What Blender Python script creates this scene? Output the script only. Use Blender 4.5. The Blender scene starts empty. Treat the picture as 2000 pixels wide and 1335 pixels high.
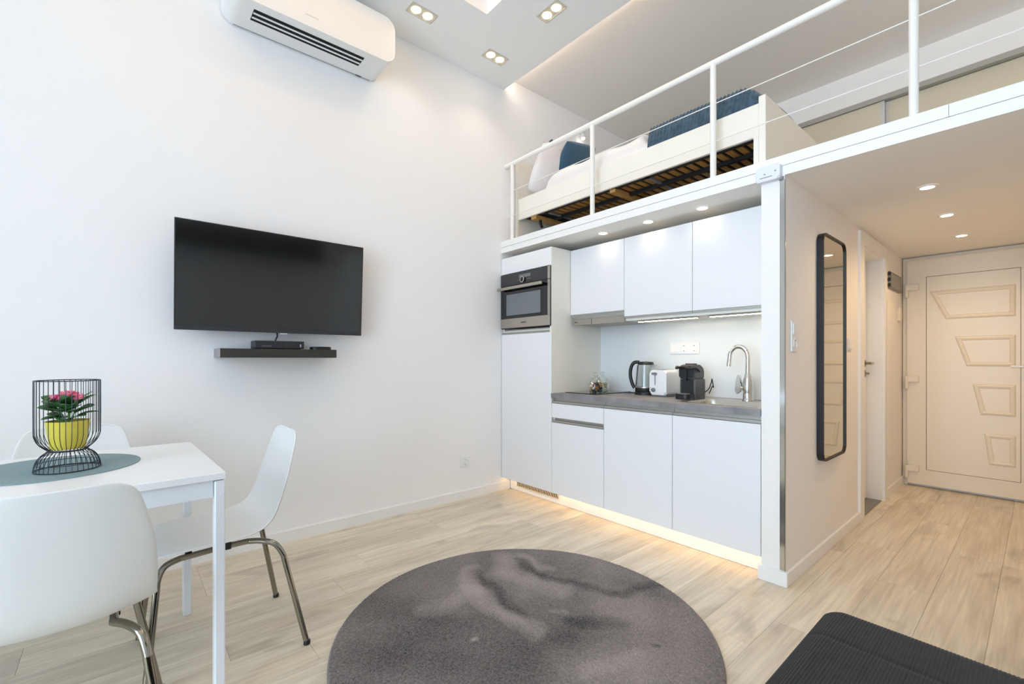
import bpy, bmesh, math, random
from mathutils import Vector, Matrix
random.seed(7)
S = bpy.context.scene
COL = S.collection
PI = math.pi

# ------------------------------------------------------------------ camera
F_PX, VH, YAW, CAM = 890.0, 701.5, 0.8612, (2.98, 0.0, 1.10)
cd = bpy.data.cameras.new('camera'); cam = bpy.data.objects.new('camera', cd); COL.objects.link(cam)
cd.sensor_fit = 'HORIZONTAL'; cd.sensor_width = 36.0
cd.lens = 36.0 * F_PX / 2000.0
cd.shift_y = (VH - 667.5) / 2000.0
cd.clip_start = 0.02
cam.location = CAM
cam.rotation_euler = (PI / 2, 0, YAW)
S.camera = cam

# ------------------------------------------------------------------ world, daylight, exposure
w = bpy.data.worlds.new('world'); S.world = w; w.use_nodes = True
bg = w.node_tree.nodes['Background']
bg.inputs[0].default_value = (0.80, 0.89, 1.0, 1); bg.inputs[1].default_value = 1.0
S.view_settings.view_transform = 'Standard'; S.view_settings.look = 'None'
S.view_settings.gamma = 1.0; S.view_settings.use_curve_mapping = False
S.view_settings.exposure = 0.49
try:
    S.cycles.use_denoising = True
    S.cycles.max_bounces = 9; S.cycles.diffuse_bounces = 6; S.cycles.glossy_bounces = 4
    S.cycles.use_adaptive_sampling = True; S.cycles.adaptive_threshold = 0.03
    S.cycles.transmission_bounces = 8; S.cycles.transparent_max_bounces = 12
    S.cycles.sample_clamp_indirect = 6.0; S.cycles.caustics_reflective = False; S.cycles.caustics_refractive = False
    S.cycles.blur_glossy = 0.2
except Exception:
    pass

WIN = [(1.5, 2.6), (2.8, 3.9)]      # the two windows of the wall behind the camera (x from, x to)
WZ = (0.10, 3.2)
YW = -2.5                                # inner face of that wall
DAY = 87.0
for i, (a, b) in enumerate(WIN):
    ld = bpy.data.lights.new('daylight', 'AREA'); ld.shape = 'RECTANGLE'
    ld.size = b - a; ld.size_y = WZ[1] - WZ[0]; ld.energy = DAY; ld.color = (0.72, 0.86, 1.0)
    lo = bpy.data.objects.new('daylight', ld); COL.objects.link(lo)
    lo.location = ((a + b) / 2, YW - 0.5, (WZ[0] + WZ[1]) / 2); lo.rotation_euler = (PI / 2 + 0.2, 0, 0)

# ------------------------------------------------------------------ materials
MATS = {}
def srgb(r, g, b):
    f = lambda c: (c / 255 / 12.92) if c / 255 <= 0.04045 else ((c / 255 + 0.055) / 1.055) ** 2.4
    return (f(r), f(g), f(b), 1)
def mat(name, col, rough=0.5, metal=0.0, spec=None, bump=None, emit=None, coat=0.0, noise=None, alpha=None, trans=0.0, ior=None, sheen=0.0):
    if name in MATS: return MATS[name]
    m = bpy.data.materials.new(name); m.use_nodes = True; nt = m.node_tree
    p = nt.nodes['Principled BSDF']
    c = srgb(*col)
    p.inputs['Base Color'].default_value = c
    p.inputs['Roughness'].default_value = rough; p.inputs['Metallic'].default_value = metal
    if spec is not None: p.inputs['Specular IOR Level'].default_value = spec
    p.inputs['Coat Weight'].default_value = coat
    p.inputs['Transmission Weight'].default_value = trans
    p.inputs['Sheen Weight'].default_value = sheen
    if ior: p.inputs['IOR'].default_value = ior
    if emit:
        p.inputs['Emission Color'].default_value = srgb(*emit[0]); p.inputs['Emission Strength'].default_value = emit[1]
    tc = nt.nodes.new('ShaderNodeTexCoord')
    if noise:   # (scale, second colour, detail, vector scale)
        n = nt.nodes.new('ShaderNodeTexNoise'); n.inputs['Scale'].default_value = noise[0]
        n.inputs['Detail'].default_value = noise[2] if len(noise) > 2 else 4
        mp = nt.nodes.new('ShaderNodeMapping')
        if len(noise) > 3: mp.inputs['Scale'].default_value = noise[3]
        nt.links.new(tc.outputs['Object'], mp.inputs[0]); nt.links.new(mp.outputs[0], n.inputs['Vector'])
        rp = nt.nodes.new('ShaderNodeValToRGB'); rp.color_ramp.elements[0].position = 0.3; rp.color_ramp.elements[1].position = 0.7
        rp.color_ramp.elements[0].color = c; rp.color_ramp.elements[1].color = srgb(*noise[1])
        nt.links.new(n.outputs[0], rp.inputs[0]); nt.links.new(rp.outputs[0], p.inputs['Base Color'])
    if bump:    # (scale, strength, distance, vector scale)
        n = nt.nodes.new('ShaderNodeTexNoise'); n.inputs['Scale'].default_value = bump[0]; n.inputs['Detail'].default_value = 3
        mp = nt.nodes.new('ShaderNodeMapping')
        if len(bump) > 3: mp.inputs['Scale'].default_value = bump[3]
        nt.links.new(tc.outputs['Object'], mp.inputs[0]); nt.links.new(mp.outputs[0], n.inputs['Vector'])
        b = nt.nodes.new('ShaderNodeBump'); b.inputs['Strength'].default_value = bump[1]; b.inputs['Distance'].default_value = bump[2]
        nt.links.new(n.outputs[0], b.inputs['Height']); nt.links.new(b.outputs[0], p.inputs['Normal'])
    MATS[name] = m
    return m
def glass_mat(name, tint=(255, 255, 255), gl=0.09, rough=0.02):
    if name in MATS: return MATS[name]
    m = bpy.data.materials.new(name); m.use_nodes = True; nt = m.node_tree; nt.nodes.clear()
    o = nt.nodes.new('ShaderNodeOutputMaterial'); mx = nt.nodes.new('ShaderNodeMixShader')
    t = nt.nodes.new('ShaderNodeBsdfTransparent'); g = nt.nodes.new('ShaderNodeBsdfGlossy')
    t.inputs[0].default_value = srgb(*tint); g.inputs['Roughness'].default_value = rough
    lw = nt.nodes.new('ShaderNodeLayerWeight'); lw.inputs[0].default_value = 0.35
    ad = nt.nodes.new('ShaderNodeMath'); ad.operation = 'MULTIPLY_ADD'; ad.inputs[1].default_value = 0.6; ad.inputs[2].default_value = gl
    nt.links.new(lw.outputs['Facing'], ad.inputs[0]); nt.links.new(ad.outputs[0], mx.inputs[0])
    nt.links.new(t.outputs[0], mx.inputs[1]); nt.links.new(g.outputs[0], mx.inputs[2]); nt.links.new(mx.outputs[0], o.inputs[0])
    MATS[name] = m; return m
def emis(name, col, st):
    return mat(name, col, 0.5, emit=(col, st))

def wood_floor_mat():
    m = bpy.data.materials.new('oak_laminate'); m.use_nodes = True; nt = m.node_tree; L = nt.links.new
    p = nt.nodes['Principled BSDF']; p.inputs['Roughness'].default_value = 0.42
    tc = nt.nodes.new('ShaderNodeTexCoord'); oi = nt.nodes.new('ShaderNodeObjectInfo')
    ml = nt.nodes.new('ShaderNodeVectorMath'); ml.operation = 'SCALE'; ml.inputs[0].default_value = (13, 29, 7)
    L(oi.outputs['Random'], ml.inputs['Scale'])
    ad = nt.nodes.new('ShaderNodeVectorMath'); L(tc.outputs['Object'], ad.inputs[0]); L(ml.outputs[0], ad.inputs[1])
    def noise(sc, det, vs, dist=0.0):
        mp = nt.nodes.new('ShaderNodeMapping'); mp.inputs['Scale'].default_value = vs
        n = nt.nodes.new('ShaderNodeTexNoise'); n.inputs['Scale'].default_value = sc; n.inputs['Detail'].default_value = det
        n.inputs['Distortion'].default_value = dist
        L(ad.outputs[0], mp.inputs[0]); L(mp.outputs[0], n.inputs['Vector']); return n
    fine = noise(1.0, 5, (90, 3.0, 1)); broad = noise(1.0, 4, (9, 1.1, 1), 1.2); knot = noise(1.0, 3, (7.0, 2.6, 1), 0.6)
    r1 = nt.nodes.new('ShaderNodeValToRGB')
    r1.color_ramp.elements[0].position = 0.28; r1.color_ramp.elements[0].color = srgb(214, 200, 178)
    r1.color_ramp.elements[1].position = 0.72; r1.color_ramp.elements[1].color = srgb(238, 228, 208)
    L(broad.outputs[0], r1.inputs[0])
    r2 = nt.nodes.new('ShaderNodeValToRGB')
    r2.color_ramp.elements[0].position = 0.3; r2.color_ramp.elements[0].color = (0.84, 0.84, 0.85, 1)
    r2.color_ramp.elements[1].position = 0.65; r2.color_ramp.elements[1].color = (1.04, 1.04, 1.03, 1)
    L(fine.outputs[0], r2.inputs[0])
    r3 = nt.nodes.new('ShaderNodeValToRGB')
    r3.color_ramp.elements[0].position = 0.24; r3.color_ramp.elements[0].color = (0.70, 0.69, 0.68, 1)
    r3.color_ramp.elements[1].position = 0.42; r3.color_ramp.elements[1].color = (1, 1, 1, 1)
    L(knot.outputs[0], r3.inputs[0])
    def mul(a, b):
        x = nt.nodes.new('ShaderNodeMix'); x.data_type = 'RGBA'; x.blend_type = 'MULTIPLY'; x.inputs[0].default_value = 1
        L(a, x.inputs[6]); L(b, x.inputs[7]); return x.outputs[2]
    c = mul(mul(r1.outputs[0], r2.outputs[0]), r3.outputs[0])
    mr = nt.nodes.new('ShaderNodeMapRange'); mr.inputs[3].default_value = 0.92; mr.inputs[4].default_value = 1.05
    L(oi.outputs['Random'], mr.inputs[0])
    cb = nt.nodes.new('ShaderNodeCombineColor')
    for i in range(3): L(mr.outputs[0], cb.inputs[i])
    L(mul(c, cb.outputs[0]), p.inputs['Base Color'])
    b = nt.nodes.new('ShaderNodeBump'); b.inputs['Strength'].default_value = 0.12; b.inputs['Distance'].default_value = 0.001
    L(fine.outputs[0], b.inputs['Height']); L(b.outputs[0], p.inputs['Normal'])
    return m

WALL = mat('wall_paint', (245, 244, 244), 0.9, bump=(160, 0.05, 0.001))
CEIL = mat('ceiling_paint', (245, 246, 246), 0.95)
CEILB = mat('loft_ceiling_paint', (244, 241, 238), 0.95)
WPAS = mat('passage_wall_paint', (242, 238, 234), 0.9, bump=(160, 0.05, 0.001))
TRIM = mat('white_trim', (240, 239, 237), 0.45)
GLOSSW = mat('white_front_lacquer', (235, 235, 237), 0.32)
CARC = mat('cream_carcass', (236, 233, 224), 0.5)
CHROME = mat('chrome', (214, 214, 212), 0.12, 1.0)
DCHROME = mat('dark_chrome', (150, 145, 134), 0.13, 1.0)
STEEL = mat('brushed_steel', (186, 180, 170), 0.33, 1.0)
ALU = mat('aluminium_rail', (176, 174, 168), 0.42, 0.75)
BLK = mat('black_plastic', (22, 22, 24), 0.4)
BLKG = mat('black_glass', (10, 10, 12), 0.06, coat=0.4)
WPL = mat('white_plastic', (238, 238, 238), 0.38)
GREYP = mat('grey_plastic', (120, 120, 124), 0.45)
PVC = mat('white_pvc', (232, 220, 200), 0.38)
DARK = mat('dark_gap', (40, 38, 36), 0.8)

# ------------------------------------------------------------------ mesh helpers
class MB:
    def __init__(s): s.bm = bmesh.new()
    def box(s, x0, x1, y0, y1, z0, z1, bev=0.0, seg=2):
        vs = [s.bm.verts.new((x, y, z)) for x in (x0, x1) for y in (y0, y1) for z in (z0, z1)]
        fs = [s.bm.faces.new([vs[i] for i in q]) for q in ((0, 1, 3, 2), (4, 6, 7, 5), (0, 4, 5, 1), (2, 3, 7, 6), (0, 2, 6, 4), (1, 5, 7, 3))]
        if bev > 0:
            es = list({e for f in fs for e in f.edges})
            bmesh.ops.bevel(s.bm, geom=es, offset=bev, segments=seg, profile=0.5, affect='EDGES')
        return s
    def prism(s, pts, axis, a, b):
        """outline pts (2d) extruded along axis from a to b; the 2d axes are the other two in order"""
        def P(p, h):
            return {'x': (h, p[0], p[1]), 'y': (p[0], h, p[1]), 'z': (p[0], p[1], h)}[axis]
        v0 = [s.bm.verts.new(P(p, a)) for p in pts]; v1 = [s.bm.verts.new(P(p, b)) for p in pts]
        s.bm.faces.new(v0); s.bm.faces.new(v1[::-1]); n = len(pts)
        for i in range(n): s.bm.faces.new((v0[i], v1[i], v1[(i + 1) % n], v0[(i + 1) % n]))
        return s
    def frame(s, po, pi, axis, a, b):
        """ring between outer and inner outlines of the same length, extruded"""
        def P(p, h):
            return {'x': (h, p[0], p[1]), 'y': (p[0], h, p[1]), 'z': (p[0], p[1], h)}[axis]
        n = len(po)
        A = [[s.bm.verts.new(P(p, h)) for p in o] for o in (po, pi) for h in (a, b)]
        o0, o1, i0, i1 = A
        for k in range(n):
            j = (k + 1) % n
            for q in ((o0[k], o0[j], o1[j], o1[k]), (i0[k], i1[k], i1[j], i0[j]), (o0[k], i0[k], i0[j], o0[j]), (o1[k], o1[j], i1[j], i1[k])):
                s.bm.faces.new(q)
        return s
    def uframe(s, o0, o1, oz, i0, i1, iz, axis, a, b, z0=0.0005):
        for (h0, h1, q0, q1) in ((o0, i0, z0, iz), (i1, o1, z0, iz), (o0, o1, iz, oz)):
            if axis == 'y': s.box(h0, h1, a, b, q0, q1)
            else: s.box(a, b, h0, h1, q0, q1)
        return s
    def tube(s, pts, r, n=12, cap=True, closed=False):
        pts = [Vector(p) for p in pts]; m = len(pts); rings = []
        rr = r if isinstance(r, (list, tuple)) else [r] * m
        up = None
        for i, p in enumerate(pts):
            if closed: t = (pts[(i + 1) % m] - pts[i - 1]).normalized()
            else: t = (pts[min(i + 1, m - 1)] - pts[max(i - 1, 0)]).normalized()
            if up is None:
                up = Vector((0, 0, 1)) if abs(t.z) < 0.9 else Vector((1, 0, 0))
            up = (up - t * up.dot(t)).normalized(); sd = t.cross(up)
            rings.append([s.bm.verts.new(p + (up * math.cos(2 * PI * k / n) + sd * math.sin(2 * PI * k / n)) * rr[i]) for k in range(n)])
        for i in range(m if closed else m - 1):
            a, b = rings[i], rings[(i + 1) % m]
            for k in range(n): s.bm.faces.new((a[k], a[(k + 1) % n], b[(k + 1) % n], b[k]))
        if cap and not closed:
            s.bm.faces.new(rings[0][::-1]); s.bm.faces.new(rings[-1])
        return s
    def lathe(s, prof, c=(0, 0), n=32, cap=True):
        rings = []
        for r, z in prof:
            rings.append([s.bm.verts.new((c[0] + r * math.cos(2 * PI * k / n), c[1] + r * math.sin(2 * PI * k / n), z)) for k in range(n)])
        for a, b in zip(rings, rings[1:]):
            for k in range(n): s.bm.faces.new((a[k], a[(k + 1) % n], b[(k + 1) % n], b[k]))
        if cap:
            if prof[0][0] > 1e-4: s.bm.faces.new(rings[0][::-1])
            if prof[-1][0] > 1e-4: s.bm.faces.new(rings[-1])
        return s
    def xf(s, M):
        bmesh.ops.transform(s.bm, matrix=M, verts=s.bm.verts); return s
    def build(s, name, m, parent=None, smooth=None):
        bmesh.ops.recalc_face_normals(s.bm, faces=s.bm.faces)
        me = bpy.data.meshes.new(name); s.bm.to_mesh(me); s.bm.free()
        if smooth:
            for p in me.polygons: p.use_smooth = True
            me.set_sharp_from_angle(angle=math.radians(smooth))
        return link(name, me, m, parent)
def link(name, me, m, parent=None):
    if m is not None and not me.materials: me.materials.append(m)
    o = bpy.data.objects.new(name, me); COL.objects.link(o)
    if parent is not None: o.parent = parent
    return o
def B(*a, **k): return MB().box(*a, **k)
def tag(o, label, cat, group=None, kind=None):
    o['label'] = label
    if cat: o['category'] = cat
    if group: o['group'] = group
    if kind: o['kind'] = kind
    return o
def struct(o, label=None):
    o['kind'] = 'structure'
    if label: o['label'] = label
    return o
def thing(name, label, cat, loc=(0, 0, 0), rz=0.0, group=None):
    o = bpy.data.objects.new(name, None); o.empty_display_size = 0.05; COL.objects.link(o)
    o.location = loc; o.rotation_euler = (0, 0, rz)
    return tag(o, label, cat, group)
def copy_tree(o, parent=None):
    c = o.copy(); COL.objects.link(c); c.parent = parent
    for ch in o.children: copy_tree(ch, c)
    return c
def rrect(x0, x1, y0, y1, r, n=6):
    out = []
    for cx, cy, a in ((x1 - r, y1 - r, 0), (x0 + r, y1 - r, 90), (x0 + r, y0 + r, 180), (x1 - r, y0 + r, 270)):
        for k in range(n + 1):
            t = math.radians(a + 90 * k / n); out.append((cx + r * math.cos(t), cy + r * math.sin(t)))
    return out
def bez(pts, n=8):
    """Catmull-Rom through the points"""
    P = [Vector(p) for p in pts]; out = []
    for i in range(len(P) - 1):
        p0 = P[max(i - 1, 0)]; p1 = P[i]; p2 = P[i + 1]; p3 = P[min(i + 2, len(P) - 1)]
        for k in range(n):
            t = k / n
            out.append(0.5 * ((2 * p1) + (p2 - p0) * t + (2 * p0 - 5 * p1 + 4 * p2 - p3) * t * t + (3 * p1 - p0 - 3 * p2 + p3) * t ** 3))
    out.append(P[-1]); return out
def spot(loc, energy, col=(1.0, 0.82, 0.6), size=120, blend=0.8, r=0.03, parent=None):
    ld = bpy.data.lights.new('lamp_light', 'SPOT'); ld.energy = energy; ld.color = col
    ld.spot_size = math.radians(size); ld.spot_blend = blend; ld.shadow_soft_size = r
    o = bpy.data.objects.new('lamp_light', ld); COL.objects.link(o); o.location = loc
    if parent is not None: o.parent = parent
    return o

# ------------------------------------------------------------------ key dimensions
XR = 4.2          # far side wall
YF = 2.44         # plane of the kitchen fronts, pier and loft edge
YB = 3.02         # kitchen back wall
XP0, XP1 = 2.06, 2.167    # pier / passage wall
YD = 5.30         # entrance door wall
ZS, ZL = 1.994, 2.088     # underside and top of the loft slab
ZC, ZLC = 3.385, 3.50     # lowered ceiling, loft ceiling
YLB = 4.68        # loft back wall

# ------------------------------------------------------------------ setting
m = MB().box(-0.15, 0, YW - 0.15, YD + 0.12, -0.02, 3.62)
struct(m.build('wall_left', WALL))
m = MB()
xs = [0, WIN[0][0], WIN[0][1], WIN[1][0], WIN[1][1], XR]
m.box(xs[0], xs[1], YW - 0.15, YW, 0, 3.62); m.box(xs[2], xs[3], YW - 0.15, YW, 0, 3.62); m.box(xs[4], xs[5], YW - 0.15, YW, 0, 3.62)
for a, b in WIN: m.box(a, b, YW - 0.15, YW, 0, WZ[0]); m.box(a, b, YW - 0.15, YW, WZ[1], 3.62)
struct(m.build('wall_window', WALL))
struct(B(XR, XR + 0.12, YW - 0.15, YD + 0.12, -0.02, 3.62).build('wall_right', WALL))
struct(B(0, XP0, YB, YB + 0.1, 0, ZS).build('wall_kitchen', WALL))
m = MB()
DY0, DY1, DZ = 3.878, 4.50, 1.885
m.box(XP0, XP1, YF, DY0, 0, ZS); m.box(XP0, XP1, DY1, YD, 0, ZS); m.box(XP0, XP1, DY0, DY1, DZ, ZS)
struct(m.build('wall_passage', WPAS))
struct(B(XP0, 3.2, YD, YD + 0.12, 0, ZS).build('wall_entrance', WPAS))
m = MB(); m.box(3.12, 3.2, YF + 0.06, YD, 0, ZS); m.box(3.12, XR, YF, YF + 0.06, 0, ZS)
struct(m.build('wall_passage_side', WPAS))
struct(B(0, XR, YLB + 0.09, YLB + 0.2, ZL, 3.62).build('wall_loft', WALL))
struct(B(0, XR, YLB, YLB + 0.09, 3.24, ZLC).build('trim_soffit', CEILB))
# ceilings: the lowered panel with its light recess, and the loft ceiling
struct(B(0, XR, YW, YLB + 0.2, ZLC, 3.62).build('ceiling_loft', CEILB))
RX0, RX1, RY0, RY1 = 0.581, 2.4, -0.4, 1.841
m = MB(); y1 = 2.465
m.box(0, RX0, YW, y1, ZC, ZLC); m.box(RX1, XR, YW, y1, ZC, ZLC); m.box(RX0, RX1, YW, RY0, ZC, ZLC); m.box(RX0, RX1, RY1, y1, ZC, ZLC)
ceil = struct(m.build('ceiling', CEIL))
# loft slab with its white edge beam
slab = struct(B(0, XR, YF + 0.02, YD, ZS, ZL).build('floor_loft', mat('slab_paint', (243, 240, 236), 0.9)))
beam = struct(B(0, XR, YF, YF + 0.02, ZS, 2.040).build('trim_beam', TRIM))
B(0, 2.742, YF - 0.003, YF + 0.02, 2.0415, ZL + 0.002).build('beam_board', TRIM, beam)
B(2.7435, XR, YF - 0.003, YF + 0.02, 2.0415, ZL + 0.002).build('beam_board', TRIM, beam)

# floor with its planks, each an object
floor = struct(B(0, XR, YW, YD, -0.06, -0.0085).build('floor', mat('subfloor', (110, 96, 76), 0.9)))
OAK = wood_floor_mat()
PW, PL, GAP = 0.199, 1.285, 0.0009
me_full = None
k0 = int(math.floor((0 - 2.045) / PW))
random.seed(3)
def plank_mesh(wx, wy):
    bm_ = MB(); bm_.box(-wx / 2 + GAP / 2, wx / 2 - GAP / 2, -wy / 2 + GAP / 2, wy / 2 - GAP / 2, -0.0085, 0)
    bmesh.ops.recalc_face_normals(bm_.bm, faces=bm_.bm.faces)
    me = bpy.data.meshes.new('plank'); bm_.bm.to_mesh(me); bm_.bm.free(); me.materials.append(OAK); return me
full = plank_mesh(PW, PL)
k = k0
while 2.045 + k * PW < XR:
    x0 = max(0.0, 2.045 + k * PW); x1 = min(XR, 2.045 + (k + 1) * PW)
    ye = YB if x1 < 2.1 else (YD if x0 < 3.12 else YF)
    y = YW - random.choice([0.1, 0.35, 0.55, 0.8, 1.05])
    while y < ye:
        a, b = max(y, YW), min(y + PL, ye)
        if b - a > 0.03:
            isf = abs((b - a) - PL) < 1e-4 and abs((x1 - x0) - PW) < 1e-4
            o = link('plank', full if isf else plank_mesh(x1 - x0, b - a), None, floor)
            o.location = ((x0 + x1) / 2, (a + b) / 2, 0)
        y += PL
    k += 1
struct(B(XP0 - 0.03, XP1 - 0.002, DY0 + 0.017, DY1 - 0.017, 0.0005, 0.005).build('trim_threshold', mat('grey_tile', (132, 130, 126), 0.5)), 'grey tiled sill on the floor of the inner doorway')

# baseboards
BH, BT = 0.072, 0.014
def bb_profile(t=BT, h=BH): return [(0, 0), (t, 0), (t, h - 0.006), (t - 0.006, h), (0, h)]
m = MB().prism([(p[0], p[1]) for p in bb_profile()], 'y', YW, YF + 0.085)
struct(m.build('baseboard_left', TRIM))
m = MB(); m.box(XP0 - 0.012, XP1 + BT, YF - BT, YF, 0, BH, 0.003, 1); m.box(XP0 - 0.012, XP0, YF, YF + 0.08, 0, BH)
struct(m.build('baseboard_pier', TRIM))
m = MB().box(XP1, XP1 + BT, YF, DY0 - 0.10, 0, BH, 0.003, 1).box(XP1, XP1 + BT, DY1 + 0.07, YD - 0.01, 0, BH, 0.003, 1)
struct(m.build('baseboard_passage', TRIM))
# chrome corner guard on the pier
m = MB().box(XP1 - 0.022, XP1 + 0.0015, YF - 0.0025, YF, BH + 0.004, ZS - 0.022).box(XP1, XP1 + 0.0025, YF - 0.0025, YF + 0.006, BH + 0.004, ZS - 0.004)
cg = struct(m.build('trim_corner', CHROME), 'polished metal corner guard on the edge of the white pier')
B(XP1 - 0.024, XP1 - 0.004, YF - 0.004, YF, ZS - 0.024, ZS - 0.006).build('end_cap', GREYP, cg)

# windows (behind the camera)
GL = glass_mat('window_glass', (250, 253, 255), 0.02)
for i, (a, b) in enumerate(WIN):
    fr = MB().frame([(a, WZ[0]), (b, WZ[0]), (b, WZ[1]), (a, WZ[1])], [(a + .07, WZ[0] + .07), (b - .07, WZ[0] + .07), (b - .07, WZ[1] - .07), (a + .07, WZ[1] - .07)], 'y', YW - 0.1, YW - 0.04)
    o = struct(fr.build('window_%d' % (i + 1), TRIM))
    mid = (a + b) / 2
    B(mid - 0.035, mid + 0.035, YW - 0.1, YW - 0.04, WZ[0] + 0.07, WZ[1] - 0.07).build('mullion', TRIM, o)
    for q in ((a + 0.07, mid - 0.035), (mid + 0.035, b - 0.07)):
        B(q[0], q[1], YW - 0.075, YW - 0.069, WZ[0] + 0.07, WZ[1] - 0.07).build('pane', GL, o)

# entrance door
def door_1():
    y = YD
    d = struct(MB().uframe(2.172, 3.11, 1.985, 2.205, 3.08, 1.95, 'y', y - 0.03, y).build('door_1', PVC), 'cream white entrance door with raised trapezoid mouldings')
    x0, x1, z0, z1 = 2.206, 3.03, 0.022, 1.955
    pi = (2.329, 2.873, 0.152, 1.808)
    leaf = MB().frame([(x0, z0), (x1, z0), (x1, z1), (x0, z1)], [(pi[0], pi[2]), (pi[1], pi[2]), (pi[1], pi[3]), (pi[0], pi[3])], 'y', y - 0.062, y - 0.004).build('door_leaf', PVC, d)
    MB().frame([(pi[0] - .018, pi[2] - .018), (pi[1] + .018, pi[2] - .018), (pi[1] + .018, pi[3] + .018), (pi[0] - .018, pi[3] + .018)], [(pi[0] - .004, pi[2] - .004), (pi[1] + .004, pi[2] - .004), (pi[1] + .004, pi[3] + .004), (pi[0] - .004, pi[3] + .004)], 'y', y - 0.066, y - 0.062).build('glazing_bead', PVC, leaf)
    g = 0.003
    pan = B(pi[0] + g, pi[1] - g, y - 0.056, y - 0.01, pi[2] + g, pi[3] - g).build('door_panel', PVC, d)
    MB().frame([(pi[0], pi[2]), (pi[1], pi[2]), (pi[1], pi[3]), (pi[0], pi[3])], [(pi[0] + g, pi[2] + g), (pi[1] - g, pi[2] + g), (pi[1] - g, pi[3] - g), (pi[0] + g, pi[3] - g)], 'y', y - 0.05, y - 0.008).build('seal', DARK, d)
    for (lt, lb, zt, zb) in ((2.352, 2.450, 1.680, 1.437), (2.505, 2.575, 1.290, 1.046), (2.608, 2.655, 0.902, 0.657), (2.675, 2.702, 0.510, 0.263)):
        R = 2.846
        def ring(i):
            k = (lb - lt) / (zt - zb)
            zt_, zb_ = zt - i, zb + i
            off = i * math.sqrt(1 + k * k)
            return [(lt + k * (zt - zt_) + off, zt_), (R - i, zt_), (R - i, zb_), (lt + k * (zt - zb_) + off, zb_)]
        mo = MB(); ys = [y - 0.056, y - 0.066, y - 0.070, y - 0.066, y - 0.059]; ins = [0, 0.006, 0.016, 0.028, 0.034]
        rows = [[mo.bm.verts.new((p[0], yy, p[1])) for p in ring(i_)] for yy, i_ in zip(ys, ins)]
        for A, Bq in zip(rows, rows[1:]):
            for k in range(4): mo.bm.faces.new((A[k], A[(k + 1) % 4], Bq[(k + 1) % 4], Bq[k]))
        mo.bm.faces.new(rows[-1])
        mo.build('panel_moulding', PVC, d)
    for z in (1.725, 0.93, 0.155):
        h = B(2.196, 2.285, y - 0.086, y - 0.062, z - 0.026, z + 0.026, 0.004).build('hinge', PVC, d)
        MB().lathe([(0.013, z - 0.085), (0.014, z - 0.08), (0.014, z + 0.026)], (2.204, y - 0.074), 12).build('hinge_pin', PVC, h, 40)
    hp = B(2.93, 2.96, y - 0.072, y - 0.062, 0.98, 1.16, 0.003).build('handle_plate', WPL, d)
    MB().tube(bez([(2.945, y - 0.07, 1.045), (2.945, y - 0.105, 1.045), (2.92, y - 0.115, 1.045), (2.82, y - 0.115, 1.045)], 5), 0.009).build('handle', WPL, hp, 50)
door_1()

# inner door of the passage (closed, set back in its lining)
def door_2():
    d = struct(MB().uframe(DY0 - 0.10, DY1 + 0.07, DZ + 0.085, DY0, DY1, DZ, 'x', XP1, XP1 + 0.016).build('door_2', TRIM), 'white inner door closed behind its lining')
    MB().uframe(DY0 - 0.004, DY1 + 0.004, DZ + 0.004, DY0 + 0.016, DY1 - 0.016, DZ - 0.016, 'x', XP0 - 0.01, XP1).build('door_lining', TRIM, d)
    B(XP0 - 0.03, XP0 + 0.012, DY0 + 0.018, DY1 - 0.018, 0.01, DZ - 0.018).build('door_leaf', TRIM, d)
    x = XP0 + 0.012
    yh = DY1 - 0.085
    h = MB().tube([(x, yh, 1.07), (x + 0.008, yh, 1.07)], 0.025, 16).tube(bez([(x, yh, 1.07), (x + 0.045, yh, 1.07), (x + 0.055, yh - 0.02, 1.07), (x + 0.055, yh - 0.11, 1.07)], 5), 0.010).build('handle', DCHROME, d, 50)
    MB().tube([(x, yh, 0.99), (x + 0.008, yh, 0.99)], 0.025, 16).tube([(x + 0.008, yh, 0.99), (x + 0.03, yh, 0.99)], 0.007, 8).build('key', DCHROME, d, 50)
door_2()

# ------------------------------------------------------------------ kitchen
FT = 0.018        # front thickness
def front(x0, x1, z0, z1, y, name, parent, mt=None, gap=0.0015):
    return B(x0 + gap, x1 - gap, y, y + FT, z0, z1, 0.0012, 1).build(name, mt or GLOSSW, parent)
def rail(x0, x1, z0, z1, y, parent, name='handle_rail'):
    """recessed J-profile handle"""
    m = MB().prism([(y + 0.002, z0), (y + 0.006, z0), (y + 0.006, z0 + 0.010), (y + 0.026, z0 + 0.010), (y + 0.026, z1), (y + 0.030, z1), (y + 0.030, z0 - 0.004), (y + 0.002, z0 - 0.004)], 'x', x0 + 0.001, x1 - 0.001)
    return m.build(name, ALU, parent)

# tall cabinet
t = thing('tall_cabinet', 'tall white fridge cabinet with the oven built into it', 'cabinet', (0, 0, 0))
TX0, TX1 = 0.004, 0.591
m = MB().box(TX0, TX0 + 0.018, YF + FT + 0.002, YB - 0.002, 0.105, 1.94).box(TX0 + .018, TX1 - 0.018, YB - 0.02, YB - 0.002, 0.105, 1.94).box(TX0 + .018, TX1 - .018, YF + FT + .002, YB - .02, 0.105, 0.123).box(TX0 + .018, TX1 - .018, YF + FT + .002, YB - .02, 1.922, 1.94).box(TX0 + .018, TX1 - .018, YF + FT + .002, YB - .02, 1.312, 1.336)
m.build('carcass', CARC, t)
B(TX1 - 0.018, TX1, YF + 0.001, YB - 0.002, 0.107, 1.943).build('side_panel', CARC, t)
front(TX0, TX1 - 0.0, 1.808, 1.943, YF, 'top_front', t)
front(TX0, TX1 - 0.0, 0.107, 1.306, YF, 'fridge_door', t)
rail(TX0, TX1 - 0.018, 1.312, 1.346, YF, t)

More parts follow.
